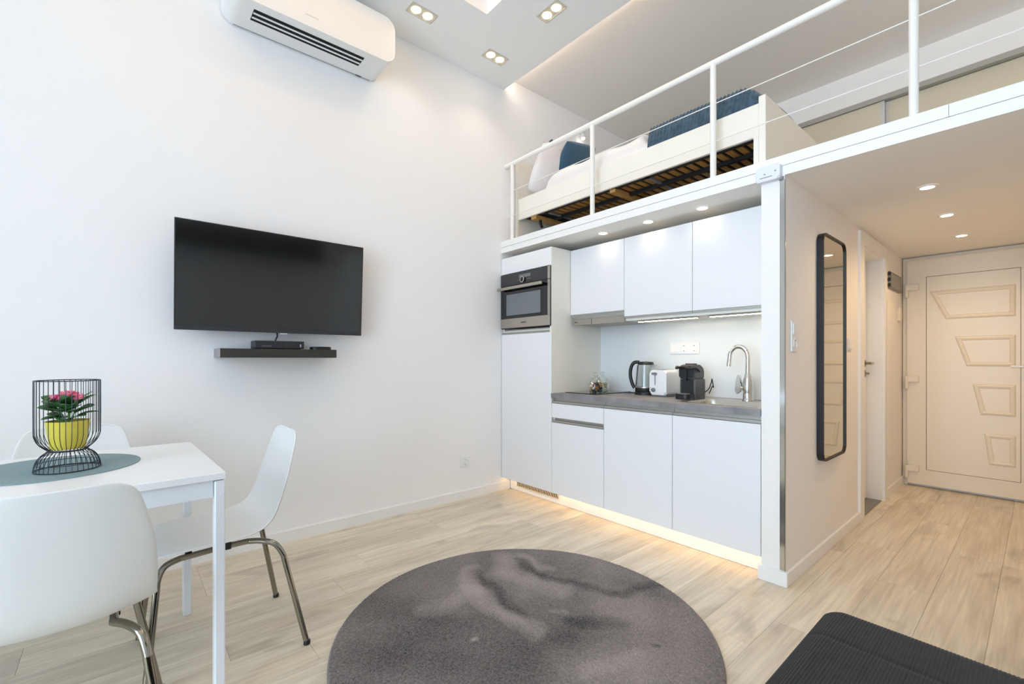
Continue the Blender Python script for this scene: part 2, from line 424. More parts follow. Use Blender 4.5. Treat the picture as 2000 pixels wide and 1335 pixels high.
# oven
ov = thing('oven', 'steel and black glass built-in oven in the tall cabinet', 'oven', (0, 0, 0))
ox0, ox1, oz0, oz1 = 0.010, 0.588, 1.352, 1.803
oy = YF - 0.012
B(ox0 + 0.012, ox1 - 0.03, YF + 0.012, YB - 0.06, oz0 + 0.012, oz1 - 0.012).build('oven_body', BLK, ov)
B(ox0, ox1, oy + 0.006, YF + 0.010, oz0, oz1).build('oven_surround', BLK, ov)
B(ox0, ox1 - 0.026, oy, oy + 0.006, 1.706, oz1 - 0.002).build('control_panel', mat('oven_panel', (52, 52, 54), 0.25), ov)
B(ox1 - 0.026, ox1 - 0.003, oy, oy + 0.006, 1.706, oz1 - 0.002).build('panel_end_strip', STEEL, ov)
B(0.24, 0.375, oy - 0.0008, oy, 1.752, 1.778).build('display', mat('oven_display', (112, 114, 116), 0.2), ov)
for xx in (0.235, 0.25, 0.335, 0.352, 0.369):
    B(xx - 0.005, xx + 0.005, oy - 0.0006, oy, 1.735, 1.738).build('touch_mark', mat('print_grey', (150, 150, 150), 0.5), ov)
kb = MB().lathe([(0.024, 0), (0.024, 0.016), (0.021, 0.018)], (0, 0), 28).xf(Matrix.Translation((0.292, oy, 1.735)) @ Matrix.Rotation(PI / 2, 4, 'X')).build('knob', BLK, ov, 40)
MB().lathe([(0.0245, 0.010), (0.0245, 0.0175), (0.019, 0.0185), (0.019, 0.0165)], (0, 0), 28, cap=False).xf(Matrix.Translation((0.292, oy, 1.735)) @ Matrix.Rotation(PI / 2, 4, 'X')).build('knob_ring', CHROME, kb, 40)
dr = B(ox0, ox1 - 0.026, oy + 0.0005, oy + 0.006, 1.435, 1.702).build('oven_door', BLKG, ov)
B(ox0, ox1 - 0.003, oy, oy + 0.006, oz0 + 0.006, 1.434).build('steel_band', STEEL, ov)
B(ox1 - 0.026, ox1 - 0.003, oy, oy + 0.006, 1.436, 1.700).build('steel_stile', STEEL, ov)
MB().frame([(0.065, 1.446), (0.500, 1.446), (0.500, 1.645), (0.065, 1.645)], [(0.082, 1.46), (0.485, 1.46), (0.485, 1.632), (0.082, 1.632)], 'y', oy - 0.0004, oy + 0.0006).build('window_border', mat('oven_border', (34, 35, 38), 0.1), dr)
B(0.082, 0.485, oy - 0.0002, oy + 0.0007, 1.46, 1.632).build('oven_window', mat('oven_window', (112, 116, 122), 0.16, coat=0.5), dr)
B(0.262, 0.322, oy - 0.0006, oy, 1.392, 1.400).build('brand_mark', mat('print_dark', (60, 58, 56), 0.5), ov)
hb = MB().box(ox0 + 0.006, ox1 - 0.05, oy - 0.048, oy - 0.032, 1.664, 1.688, 0.004).build('door_handle', STEEL, ov, 40)
for xx in (ox0 + 0.03, ox1 - 0.075): B(xx - 0.008, xx + 0.008, oy - 0.032, oy, 1.668, 1.684).build('handle_mount', BLK, hb)

# base cabinets
def base_unit(x0, x1, label, drawer=False):
    t = thing('base_cabinet', label, 'cabinet', (0, 0, 0), group='white base cabinets under the worktop')
    y = YF + FT + 0.002
    m = MB().box(x0, x0 + .016, y, YB - .002, .107, .775).box(x1 - .016, x1, y, YB - .002, .107, .775).box(x0 + .016, x1 - .016, y, YB - .002, .107, .123).box(x0 + .016, x1 - .016, YB - .012, YB - .002, .123, .775)
    m.build('carcass', CARC, t)
    B(x0, x1, y + 0.012, y + 0.03, .775, .813).build('top_stretcher', ALU, t)
    rail(x0, x1, .781, .813, YF, t)
    if drawer:
        front(x0, x1, .669, .774, YF, 'drawer', t); rail(x0, x1, .639, .668, YF, t); front(x0, x1, .107, .632, YF, 'cabinet_door', t)
    else:
        front(x0, x1, .107, .774, YF, 'cabinet_door', t)
base_unit(0.592, 1.076, 'white base cabinet with a drawer above its door', True)
base_unit(1.076, 1.573, 'plain white base cabinet below the toaster and coffee machine')
base_unit(1.573, 2.058, 'plain white base cabinet below the sink')
# plinth with light strip and grille
pl = thing('kitchen_plinth', 'white plinth lit from above under the kitchen cabinets', 'plinth', (0, 0, 0))
py = 2.527
m = MB().box(0.016, 2.046, py, py + 0.016, 0.002, 0.104)
m.build('plinth_board', TRIM, pl)
m = MB(); n = 26
for i in range(n):
    x = 0.115 + (0.575 - 0.115) * (i + .5) / n
    m.prism([(x - 0.002, 0.044), (x + 0.003, 0.044), (x + 0.011, 0.088), (x + 0.006, 0.088)], 'y', py - 0.006, py - 0.001)
m.frame([(0.104, 0.036), (0.590, 0.036), (0.590, 0.097), (0.104, 0.097)], [(0.113, 0.043), (0.581, 0.043), (0.581, 0.089), (0.113, 0.089)], 'y', py - 0.007, py)
gr = m.build('vent_grille', mat('grille_paint', (216, 206, 184), 0.5), pl); gr['kind'] = 'stuff'
B(0.112, 0.582, py - 0.0012, py - 0.0006, 0.042, 0.09).build('grille_opening', mat('grille_dark', (70, 62, 46), 0.8), pl)
B(0.02, 2.05, YF + 0.030, YF + 0.040, 0.1005, 0.1045).build('light_strip', emis('led_warm', (255, 216, 166), 5.5), pl)

# worktop
GREYTOP = mat('concrete_laminate', (118, 115, 118), 0.5, noise=(9, (150, 147, 148), 8), bump=(60, 0.15, 0.001))
wt = MB()
wx0, wx1, wy0, wy1, wz0, wz1 = 0.5925, 2.058, YF - 0.008, YB - 0.003, 0.815, 0.848
SX0, SX1, SY0, SY1 = 1.565, 2.028, 2.512, 2.895      # sink cut-out
wt.box(wx0, SX0, wy0, wy1, wz0, wz1).box(SX1, wx1, wy0, wy1, wz0, wz1).box(SX0, SX1, wy0, SY0, wz0, wz1).box(SX0, SX1, SY1, wy1, wz0, wz1)
wt = tag(wt.build('worktop', GREYTOP), 'grey concrete-look worktop running along the kitchen', 'worktop')
# splashback
tag(B(0.5925, 2.058, YB - 0.0025, YB - 0.0005, wz1, 1.372).build('splashback', mat('splash_glass', (228, 233, 236), 0.16)), 'pale glossy splashback panel behind the kettle and tap', 'splashback')

# wall cabinets
YU = 2.65
def wall_unit(x0, x1, zb, zc, label):
    t = thing('wall_cabinet', label, 'cabinet', (0, 0, 0), group='white wall cabinets over the worktop')
    B(x0, x1, YU + FT + 0.002, YB - 0.003, zc, 1.938).build('carcass', CARC, t)
    front(x0, x1, zb, 1.940, YU, 'cabinet_door', t)
    MB().prism([(YU + .004, zb - .012), (YU + .010, zb - .012), (YU + .010, zb - .001), (YU + .004, zb - .001)], 'x', x0 + .001, x1 - .001).build('handle_rail', ALU, t)
    return t
wall_unit(0.593, 1.088, 1.442, 1.425, 'shortest white wall cabinet, above the extractor hood')
u2 = wall_unit(1.088, 1.585, 1.397, 1.368, 'white wall cabinet above the toaster')
u3 = wall_unit(1.585, 2.057, 1.397, 1.368, 'white wall cabinet above the sink tap')
LEDU = emis('led_neutral', (255, 232, 196), 38.0)
for x0, x1, lb in ((1.150, 1.585, 'slim lit light bar under the wall cabinet above the toaster'), (1.655, 2.03, 'slim lit light bar under the wall cabinet above the tap')):
    t = thing('cabinet_light', lb, 'light', (0, 0, 0), group='light bars under the wall cabinets')
    B(x0, x1, 2.712, 2.742, 1.359, 1.367).build('housing', ALU, t)
    B(x0 + 0.006, x1 - 0.006, 2.719, 2.735, 1.3575, 1.359).build('diffuser', LEDU, t)
# hood
hd = thing('extractor_hood', 'slim pull-out extractor hood under the shortest wall cabinet', 'hood', (0, 0, 0))
B(0.612, 1.087, YU + 0.02, 2.98, 1.366, 1.423).build('hood_body', mat('hood_grey', (176, 172, 164), 0.5), hd)
B(0.612, 0.795, YU + 0.004, YU + 0.02, 1.362, 1.404).build('hood_front', STEEL, hd)
B(0.799, 1.087, YU + 0.004, YU + 0.02, 1.362, 1.404).build('hood_front', STEEL, hd)
B(0.612, 1.087, YU + 0.012, YU + 0.02, 1.406, 1.424).build('upper_strip', ALU, hd)
B(0.628, 0.66, YU + 0.0034, YU + 0.004, 1.380, 1.386).build('brand_mark', mat('print_dark', (60, 58, 56)), hd)

# socket plates
def euro_socket(parent, c, ax):
    """c centre, ax 'y' faces -Y, 'x' faces +X"""
    R = Matrix.Translation(c) @ (Matrix.Rotation(PI / 2, 4, 'X') if ax == 'y' else Matrix.Rotation(PI / 2, 4, 'Y'))
    o = MB().lathe([(0.026, 0.0), (0.026, 0.003), (0.021, 0.0035), (0.020, -0.002), (0.0, -0.002)], (0, 0), 24, cap=False).xf(R).build('socket_insert', WPL, parent, 40)
    for s in (-1, 1):
        off = Matrix.Translation((s * 0.0095, 0, 0)) if ax == 'y' else Matrix.Translation((0, s * 0.0095, 0))
        MB().lathe([(0.0028, -0.0018), (0.0028, -0.0008)], (0, 0), 10).xf(R @ off).build('pin_hole', BLK, o)
        off = Matrix.Translation((0, s * 0.0185, 0.0005)) if ax == 'y' else Matrix.Translation((s * 0.0185, 0, 0.0005))
        MB().lathe([(0.004, -0.002), (0.004, 0.0012)], (0, 0), 8).xf(R @ off).build('earth_clip', GREYP, o)
t = thing('socket_plate', 'white triple plate of switch and two sockets on the splashback', 'socket', (0, 0, 0))
B(1.226, 1.446, YB - 0.0115, YB - 0.0027, 1.139, 1.217, 0.002).build('plate', WPL, t)
B(1.233, 1.293, YB - 0.015, YB - 0.0115, 1.149, 1.207, 0.0015).build('switch_rocker', WPL, t)
for xx in (1.335, 1.410): euro_socket(t, (xx, YB - 0.0118, 1.178), 'y')
t = thing('wall_socket', 'white single socket low on the long wall near the kitchen', 'socket', (0, 0, 0))
B(0.0005, 0.009, 2.023, 2.103, 0.252, 0.332, 0.002).build('plate', WPL, t)
euro_socket(t, (0.0095, 2.063, 0.292), 'x')

# sink and tap
sk = thing('sink', 'stainless steel inset sink in the grey worktop', 'sink', (0, 0, 0))
z = wz1
def ringloft(m, outs):
    rows = [[m.bm.verts.new((p[0], p[1], zz)) for p in o] for o, zz in outs]
    n = len(rows[0])
    for A, Bq in zip(rows, rows[1:]):
        for k in range(n): m.bm.faces.new((A[k], A[(k + 1) % n], Bq[(k + 1) % n], Bq[k]))
    return rows
m = MB()
m_out = rrect(1.548, 2.045, 2.498, 2.910, 0.02); 
rows = ringloft(m, [(m_out, z), (m_out, z + 0.004), (rrect(1.556, 2.037, 2.506, 2.902, 0.02), z + 0.005), (rrect(1.60, 2.015, 2.525, 2.815, 0.05), z + 0.003), (rrect(1.607, 2.008, 2.532, 2.808, 0.05), z - 0.02), (rrect(1.615, 2.0, 2.54, 2.80, 0.05), z - 0.15), (rrect(1.63, 1.985, 2.555, 2.785, 0.05), z - 0.165)])
m.bm.faces.new(rows[-1])
m.build('basin', mat('sink_steel', (196, 190, 180), 0.25, 1.0), sk, 40)
MB().lathe([(0.038, z - 0.164), (0.038, z - 0.161), (0.03, z - 0.162), (0.0, z - 0.162)], (1.81, 2.67), 20).build('drain', CHROME, sk, 40)
tp = thing('kitchen_tap', 'chrome gooseneck tap standing behind the sink', 'tap', (1.826, 2.858, z + 0.004))
MB().lathe([(0.031, 0), (0.031, 0.005), (0.027, 0.012), (0.026, 0.05), (0.030, 0.075), (0.026, 0.12), (0.017, 0.155), (0.0135, 0.17)], (0, 0), 24).build('body', CHROME, tp, 50)
pts = [(0, 0, 0.16), (0, 0, 0.255)] + [(-0.052 + 0.052 * math.cos(a), -0.004 * (1 - math.cos(a)), 0.262 + 0.063 * math.sin(a)) for a in [PI * i / 12 for i in range(0, 12)]] + [(-0.105, -0.008, 0.245), (-0.109, -0.009, 0.205)]
MB().tube(pts, [0.0125] * (len(pts) - 2) + [0.0125, 0.0135], 14).build('spout', CHROME, tp, 50)
MB().prism([(-0.032, 0.055), (-0.052, 0.040), (-0.062, 0.060), (-0.056, 0.125), (-0.045, 0.155), (-0.036, 0.150), (-0.028, 0.1)], 'y', -0.035, -0.008).build('lever', CHROME, tp, 30)
MB().tube([(-0.015, -0.02, 0.075), (-0.04, -0.02, 0.075)], 0.014, 14).build('lever_joint', CHROME, tp, 50)

# hob
hbj = thing('induction_hob', 'narrow black glass hob set in the worktop under the hood', 'hob', (0, 0, 0))
B(0.625, 0.915, 2.555, 2.975, z, z + 0.006, 0.0015, 1).build('hob_glass', BLKG, hbj)
for yy in (2.66, 2.87):
    MB().lathe([(0.078, z + 0.0062), (0.080, z + 0.0062)], (0.77, yy), 40, cap=False).build('cooking_zone', mat('print_grey', (150, 150, 150)), hbj)

# jars with their contents
JG = glass_mat('jar_glass', (246, 250, 248), 0.05)
def jar(x, y, label):
    zz = z + 0.0062
    j = thing('glass_jar', label, 'jar', (x, y, zz), group='glass jars on the hob')
    MB().lathe([(0.043, 0.0), (0.050, 0.008), (0.054, 0.03), (0.054, 0.062), (0.046, 0.085), (0.036, 0.094), (0.036, 0.103)], (0, 0), 28).build('jar_body', JG, j, 60)
    s = MB().lathe([(0.034, 0.104), (0.034, 0.110), (0.014, 0.113), (0.010, 0.118), (0.018, 0.126), (0.021, 0.136), (0.016, 0.147), (0.0, 0.152)], (0, 0), 24).build('stopper', JG, j, 60)
    return zz
zj = jar(0.838, 2.655, 'glass jar of coloured coffee capsules at the front of the hob')
jar(0.742, 2.852, 'glass jar of pale packets behind the capsule jar')
capm = MB().lathe([(0.0, 0.0), (0.009, 0.001), (0.013, 0.014), (0.0155, 0.020), (0.0155, 0.022), (0.0, 0.023)], (0, 0), 12).build('coffee_capsule', None)
cap_me = capm.data; bpy.data.objects.remove(capm)
ccols = [mat('foil_%s' % n, c, 0.3, 0.7) for n, c in dict(gold=(214, 158, 52), copper=(168, 84, 48), dark=(46, 40, 42), cream=(226, 214, 190), blue=(52, 66, 92), red=(140, 48, 40)).items()]
random.seed(11)
spots_ = []
for lay in range(4):
    for a in range(7):
        r = 0.031 if a else 0.0
        an = 2 * PI * a / 6 + lay * 0.5
        spots_.append((r * math.cos(an), r * math.sin(an), 0.004 + lay * 0.0185))
cmesh = []
for c in ccols:
    me = cap_me.copy(); me.materials.clear(); me.materials.append(c); cmesh.append(me)
for i, (a, b, c) in enumerate(spots_):
    o = link('coffee_capsule', random.choice(cmesh), None); o.location = (0.838 + a, 2.655 + b, zj + c + 0.002)
    o.scale = (0.82, 0.82, 0.82)
    o.rotation_euler = (random.uniform(-0.9, 0.9), random.uniform(-0.9, 0.9), random.uniform(0, 6)) if a or b else (0, 0, 0)
    tag(o, 'foil coffee capsule heaped in the front glass jar', 'capsule', 'coffee capsules in the front jar')
pk = MB().box(-0.016, 0.016, -0.010, 0.010, -0.003, 0.003, 0.002, 1).build('packet', None); pk_me = pk.data; bpy.data.objects.remove(pk)
pms = []
for n, c in dict(cream=(230, 222, 200), white=(240, 238, 232), tan=(206, 176, 120)).items():
    me = pk_me.copy(); me.materials.clear(); me.materials.append(mat('packet_' + n, c, 0.6)); pms.append(me)
for lay in range(5):
    for a in range(4):
        an = PI / 2 * a + lay * 0.7
        o = link('sugar_packet', random.choice(pms), None)
        o.location = (0.742 + 0.024 * math.cos(an), 2.852 + 0.024 * math.sin(an), zj + 0.012 + lay * 0.013)
        o.rotation_euler = (random.uniform(-0.5, 0.5), random.uniform(-0.5, 0.5), an)
        tag(o, 'small pale packet heaped in the rear glass jar', 'packet', 'packets in the rear jar')

# kettle
kt = thing('kettle', 'glass kettle with black handle and base beside the toaster', 'kettle', (1.118, 2.868, z))
MB().lathe([(0.078, 0.0), (0.078, 0.016), (0.074, 0.02)], (0, 0), 32).build('power_base', BLK, kt, 40)
MB().lathe([(0.072, 0.021), (0.074, 0.024), (0.073, 0.048), (0.071, 0.05)], (0, 0), 32).build('heater_base', BLK, kt, 40)
MB().lathe([(0.0715, 0.05), (0.0715, 0.056), (0.070, 0.056)], (0, 0), 32).build('steel_ring', STEEL, kt, 40)
MB().lathe([(0.0695, 0.056), (0.068, 0.10), (0.063, 0.155), (0.056, 0.205), (0.055, 0.218)], (0, 0), 32, cap=False).build('glass_body', glass_mat('kettle_glass', (232, 238, 236), 0.10), kt, 60)
MB().lathe([(0.056, 0.213), (0.056, 0.226), (0.050, 0.234), (0.0, 0.238)], (0, 0), 32).build('lid', BLK, kt, 40)
MB().prism([(-0.05, 0.195), (-0.078, 0.206), (-0.082, 0.214), (-0.05, 0.219)], 'y', -0.014, 0.014).xf(Matrix.Rotation(PI, 4, 'Z')).build('pour_lip', glass_mat('kettle_glass', (232, 238, 236), 0.10), kt)
pts = bez([(-0.045, 0, 0.232), (-0.082, 0, 0.228), (-0.104, 0, 0.19), (-0.108, 0, 0.13), (-0.094, 0, 0.075), (-0.078, 0, 0.045)], 6)
m = MB()
m.tube(pts, 0.0125, 12).xf(Matrix.Rotation(math.radians(25), 4, 'Z')).build('handle', BLK, kt, 50)
MB().prism([(-0.073, 0.05), (-0.058, 0.21), (-0.052, 0.21), (-0.066, 0.05)], 'y', -0.016, 0.016).xf(Matrix.Rotation(math.radians(25), 4, 'Z')).build('handle_strap', mat('kettle_grey', (96, 92, 86), 0.5), kt)
MB().tube(bez([(-0.07, 0.01, 0.006), (-0.14, 0.03, 0.005), (-0.165, 0.02, 0.006), (-0.185, 0.06, 0.006)], 5), 0.003, 8).build('power_cord', BLK, kt, 50)

# toaster
ts = thing('toaster', 'white toaster with grey lever between kettle and coffee machine', 'toaster', (1.285, 2.752, z), 0.0)
m = MB().prism(rrect(-0.062, 0.066, 0.012, 0.180, 0.022), 'y', 0, 0.155)
bmesh.ops.bevel(m.bm, geom=[e for e in m.bm.edges if all(abs(v.co.y) < 1e-5 for v in e.verts) or all(abs(v.co.y - 0.155) < 1e-5 for v in e.verts)], offset=0.008, segments=3, affect='EDGES')
m.build('toaster_body', WPL, ts, 40)
B(-0.055, 0.06, 0.008, 0.148, 0.0, 0.013, 0.003).build('toaster_base', GREYP, ts)
for xx in (-0.028, 0.030): B(xx - 0.012, xx + 0.012, 0.022, 0.135, 0.1795, 0.1812).build('bread_slot', DARK, ts)
B(-0.022, -0.016, -0.0008, 0.001, 0.078, 0.165).build('lever_slot', GREYP, ts)
B(-0.037, -0.004, -0.018, -0.0005, 0.148, 0.163, 0.003).build('lever', GREYP, ts)
MB().lathe([(0.014, 0), (0.014, 0.010), (0.011, 0.012)], (0, 0), 20).xf(Matrix.Translation((-0.030, 0, 0.045)) @ Matrix.Rotation(PI / 2, 4, 'X')).build('browning_knob', GREYP, ts, 40)
for k in range(3): B(-0.056, -0.05, -0.0006, 0.0005, 0.03 + k * 0.012, 0.036 + k * 0.012).build('button', mat('print_grey', (150, 150, 150)), ts)

# coffee machine
cmch = thing('coffee_machine', 'dark grey capsule coffee machine beside the sink', 'coffee machine', (1.499, 2.72, z))
CG = mat('machine_grey', (74, 74, 74), 0.5); CB = mat('machine_black', (24, 27, 34), 0.35)
B(-0.052, 0.056, 0.03, 0.16, 0.002, 0.128, 0.008).build('lower_body', CG, cmch, 40)
m = MB().prism([(0.016, 0.128), (0.155, 0.128), (0.155, 0.178), (0.140, 0.203), (0.110, 0.217), (0.06, 0.220), (0.020, 0.214), (0.012, 0.20)], 'x', -0.048, 0.052)
bmesh.ops.bevel(m.bm, geom=[e for e in m.bm.edges if abs(e.verts[0].co.x - e.verts[1].co.x) < 1e-5], offset=0.008, segments=2, affect='EDGES')
m.build('upper_body', CG, cmch, 40)
B(-0.038, 0.042, 0.026, 0.031, 0.03, 0.122).build('cup_recess', CB, cmch)
MB().prism(rrect(-0.044, 0.048, 0.132, 0.208, 0.02), 'y', 0.006, 0.014).build('front_face', CB, cmch, 40)
MB().prism([(-0.012, 0.20), (0.016, 0.20), (0.012, 0.118), (-0.006, 0.118)], 'y', -0.004, 0.008).build('coffee_outlet', BLK, cmch)
m = MB().prism(rrect(-0.046, 0.05, -0.055, 0.04, 0.03), 'z', 0.004, 0.034); m.build('drip_tray', BLK, cmch, 40)
MB().lathe([(0.038, 0.0345), (0.038, 0.0365)], (0.002, -0.014), 24).build('drip_grid', GREYP, cmch)
m = MB().tube(bez([(-0.055, 0.075, 0.190), (-0.062, 0.02, 0.205), (-0.045, -0.022, 0.196), (0.0, -0.030, 0.205), (0.045, -0.022, 0.196), (0.066, 0.02, 0.196), (0.060, 0.075, 0.176)], 5), 0.007, 10); m.build('lever', BLK, cmch, 50)
MB().prism(rrect(-0.03, 0.03, 0.05, 0.105, 0.012), 'z', 0.219, 0.226).build('lid_button', CG, cmch, 40)
B(-0.02, 0.03, 0.155, 0.172, 0.165, 0.173).build('tank_tab', CG, cmch)
MB().tube(bez([(0.04, 0.155, 0.03), (0.062, 0.19, 0.06), (0.075, 0.20, 0.105), (0.078, 0.20, 0.125), (0.086, 0.195, 0.10), (0.094, 0.19, 0.07), (0.086, 0.19, 0.078), (0.074, 0.19, 0.05), (0.064, 0.19, 0.03)], 5), 0.0035, 8).build('power_cord', BLK, cmch, 50)

# ------------------------------------------------------------------ downlights
LAMP = emis('lamp_warm', (255, 232, 196), 12.0)
def downlight(x, y, zc, label, group, en, col, size=130):
    t = thing('downlight', label, 'light', (x, y, zc), group=group)
    MB().lathe([(0.030, -0.001), (0.030, -0.006), (0.044, -0.005), (0.045, -0.0005)], (0, 0), 28, cap=False).build('ring', TRIM, t, 40)
    MB().lathe([(0.0, -0.003), (0.030, -0.003)], (0, 0), 28, cap=False).build('lamp', LAMP, t)
    s = spot((0, 0, -0.02), en, col, size, 0.9, 0.03, t)
KW = (1.0, 0.90, 0.76)
PWM = (1.0, 0.67, 0.36)
downlight(0.958, 2.585, ZS, 'kitchen downlight nearest the oven', 'downlights over the kitchen', 0.32, KW)
downlight(1.315, 2.592, ZS, 'middle downlight over the kitchen wall cabinets', 'downlights over the kitchen', 0.32, KW)
downlight(1.675, 2.598, ZS, 'kitchen downlight nearest the pier', 'downlights over the kitchen', 0.32, KW)
downlight(2.591, 3.17, ZS, 'passage downlight beside the loft edge', 'downlights in the passage', 8.5, PWM, 160)
downlight(2.594, 3.875, ZS, 'middle downlight of the passage ceiling', 'downlights in the passage', 8.0, PWM, 160)
downlight(2.600, 4.595, ZS, 'passage downlight nearest the entrance door', 'downlights in the passage', 7.0, PWM, 160)

downlight(3.35, 3.75, ZLC, 'warm downlight in the loft ceiling before the wardrobe', 'downlights in the loft', 6.5, PWM, 160)
# double spots in the lowered ceiling
def twin(x, y, rz, label, en):
    t = thing('twin_spotlight', label, 'light', (x, y, ZC), rz, group='twin spotlights in the lowered ceiling')
    MB().frame(rrect(-0.05, 0.05, -0.094, 0.094, 0.004, 2), rrect(-0.042, 0.042, -0.086, 0.086, 0.003, 2), 'z', -0.004, 0.0).build('frame', mat('spot_frame', (206, 202, 190), 0.5), t)
    B(-0.042, 0.042, -0.086, 0.086, -0.0015, -0.0005).build('plate', mat('spot_plate', (206, 200, 182), 0.6), t)
    for s in (-1, 1):
        MB().lathe([(0.0, -0.0045), (0.029, -0.0045), (0.031, -0.002)], (0, s * 0.043), 24, cap=False).build('lamp', LAMP, t)
        spot((0, s * 0.043, -0.012), en, (1.0, 0.90, 0.76), 110, 0.9, 0.03, t)
twin(0.878, 2.148, PI / 2, 'ceiling twin spotlight beside the loft edge, set crosswise', 2.2)
twin(0.282, 2.150, 0, 'ceiling twin spotlight in the corner by wall and loft', 2.2)
twin(0.312, 1.508, 0, 'ceiling twin spotlight nearest the air conditioner', 2.0)
# light strip round the recess
rl = thing('recess_light', 'warm light strip inside the square ceiling recess', 'light', (0, 0, 0))
LW = emis('cove_warm', (255, 208, 140), 5.0)
for a in ((RX0 + .2, RX1 - .2, RY1 - .25, RY1 - .2), (RX0 + .2, RX1 - .2, RY0 + .2, RY0 + .25), (RX0 + .2, RX0 + .25, RY0 + .26, RY1 - .26), (RX1 - .25, RX1 - .2, RY0 + .26, RY1 - .26)):
    B(a[0], a[1], a[2], a[3], ZLC - 0.02, ZLC - 0.008).build('strip', LW, rl)

el = thing('ceiling_edge_light', 'hidden light strip along the loft-side edge of the lowered ceiling', 'light', (0, 0, 0))
B(0.01, XR - 0.01, 2.4655, 2.4700, 3.445, 3.475).build('strip_housing', ALU, el)
B(0.02, XR - 0.02, 2.4700, 2.4720, 3.450, 3.470).build('strip', emis('edge_led', (255, 236, 216), 16.0), el)
# ------------------------------------------------------------------ loft: railing, bed, wardrobe
RAILM = mat('rail_paint', (240, 237, 232), 0.4)
rg = thing('loft_railing', 'white metal railing with thin cables along the loft edge', 'railing', (0, 0, 0))
yr = 2.487
for x in (0.091, 0.942, 1.793, 2.633, 3.475):
    p = MB().tube([(x, yr, ZL), (x, yr, 2.725)], 0.0165, 16).build('post', RAILM, rg, 50)
    MB().tube([(x, yr, ZL), (x, yr, ZL + 0.006)], 0.03, 16).build('foot_plate', RAILM, p, 50)
MB().tube([(0.0, yr, 2.735), (XR, yr, 2.735)], 0.0185, 16).build('handrail', RAILM, rg, 50)
for zz in (2.51, 2.302): MB().tube([(0.0, yr, zz), (XR, yr, zz)], 0.0028, 8).build('cable', RAILM, rg, 50)

BEDW = mat('bed_white', (238, 234, 224), 0.42)
bd = thing('loft_bed', 'white single bed with open slatted underside on the loft', 'bed', (0, 0, 0))
by0, by1 = 2.575, 3.50
bx0, bx1 = 0.03, 2.032
B(bx0 + 0.03, bx1 - 0.036, by0, by0 + 0.022, 2.345, 2.463, 0.002, 1).build('side_rail', BEDW, bd)
B(bx0 + 0.03, bx1 - 0.036, by0 + 0.0015, by0 + 0.022, 2.288, 2.3435, 0.002, 1).build('lower_rail', BEDW, bd)
B(bx0 + 0.03, bx1 - 0.036, by1 - 0.022, by1, 2.288, 2.463, 0.002, 1).build('side_rail', BEDW, bd)
m = MB().prism([(by0 - 0.004, ZL), (by1 + 0.004, ZL), (by1 + 0.004, 2.497), (by0 - 0.004, 2.497)], 'x', bx1 - 0.036, bx1)
bmesh.ops.bevel(m.bm, geom=m.bm.edges[:], offset=0.003, segments=1, affect='EDGES')
m.build('footboard', BEDW, bd)
B(bx0, bx0 + 0.03, by0 - 0.004, by1 + 0.004, ZL, 2.80, 0.003, 1).build('headboard', BEDW, bd)
B(bx1 - 0.062, bx1 - 0.037, by0, by0 + 0.05, ZL, 2.29).build('leg', BEDW, bd)
SLW = mat('slat_wood', (186, 146, 84), 0.45, noise=(3, (160, 118, 62), 3, (30, 1, 1)))
fr = B(0.30, 1.99, by0 + 0.024, by0 + 0.05, 2.284, 2.312).build('slat_holder', BLK, bd)
B(0.30, 1.99, 2.765, 2.792, 2.274, 2.296).build('slat_holder', BLK, bd)
B(0.30, 1.99, by1 - 0.05, by1 - 0.024, 2.284, 2.312).build('slat_holder', BLK, bd)
sm = MB(); nn = 8
for i in range(nn):
    y0_ = by0 + 0.03 + (by1 - by0 - 0.06) * i / nn; y1_ = by0 + 0.03 + (by1 - by0 - 0.06) * (i + 1) / nn
    z0_ = 2.298 + 0.006 * math.sin(PI * i / nn); z1_ = 2.298 + 0.006 * math.sin(PI * (i + 1) / nn)
    vs = [sm.bm.verts.new(c) for c in ((-.018, y0_, z0_), (.018, y0_, z0_), (.018, y1_, z1_), (-.018, y1_, z1_), (-.018, y0_, z0_ + .009), (.018, y0_, z0_ + .009), (.018, y1_, z1_ + .009), (-.018, y1_, z1_ + .009))]
    for q in ((0, 3, 2, 1), (4, 5, 6, 7), (0, 4, 7, 3), (1, 2, 6, 5)): sm.bm.faces.new([vs[j] for j in q])
s0 = sm.build('slat', SLW, bd); sme = s0.data
s0.location = (0.345, 0, 0)
for i in range(1, 28):
    o = link('slat', sme, None, bd); o.location = (0.345 + i * 0.0605, 0, 0)
B(0.20, 0.265, by0 + 0.022, by1 - 0.022, 2.262, 2.292).build('cross_board', SLW, bd)
B(1.005, 1.05, by0 + 0.024, by1 - 0.024, 2.262, 2.292).build('cross_board', SLW, bd)
for xx in (0.375, 1.30): B(xx - 0.012, xx + 0.012, by0 + 0.024, by1 - 0.024, 2.284, 2.296).build('tie_strip', GREYP, bd)
MB().tube(bez([(0.245, 2.66, 2.264), (0.25, 2.66, 2.23), (0.265, 2.66, 2.20)], 4), 0.012, 8).build('strap', BLK, bd, 50)

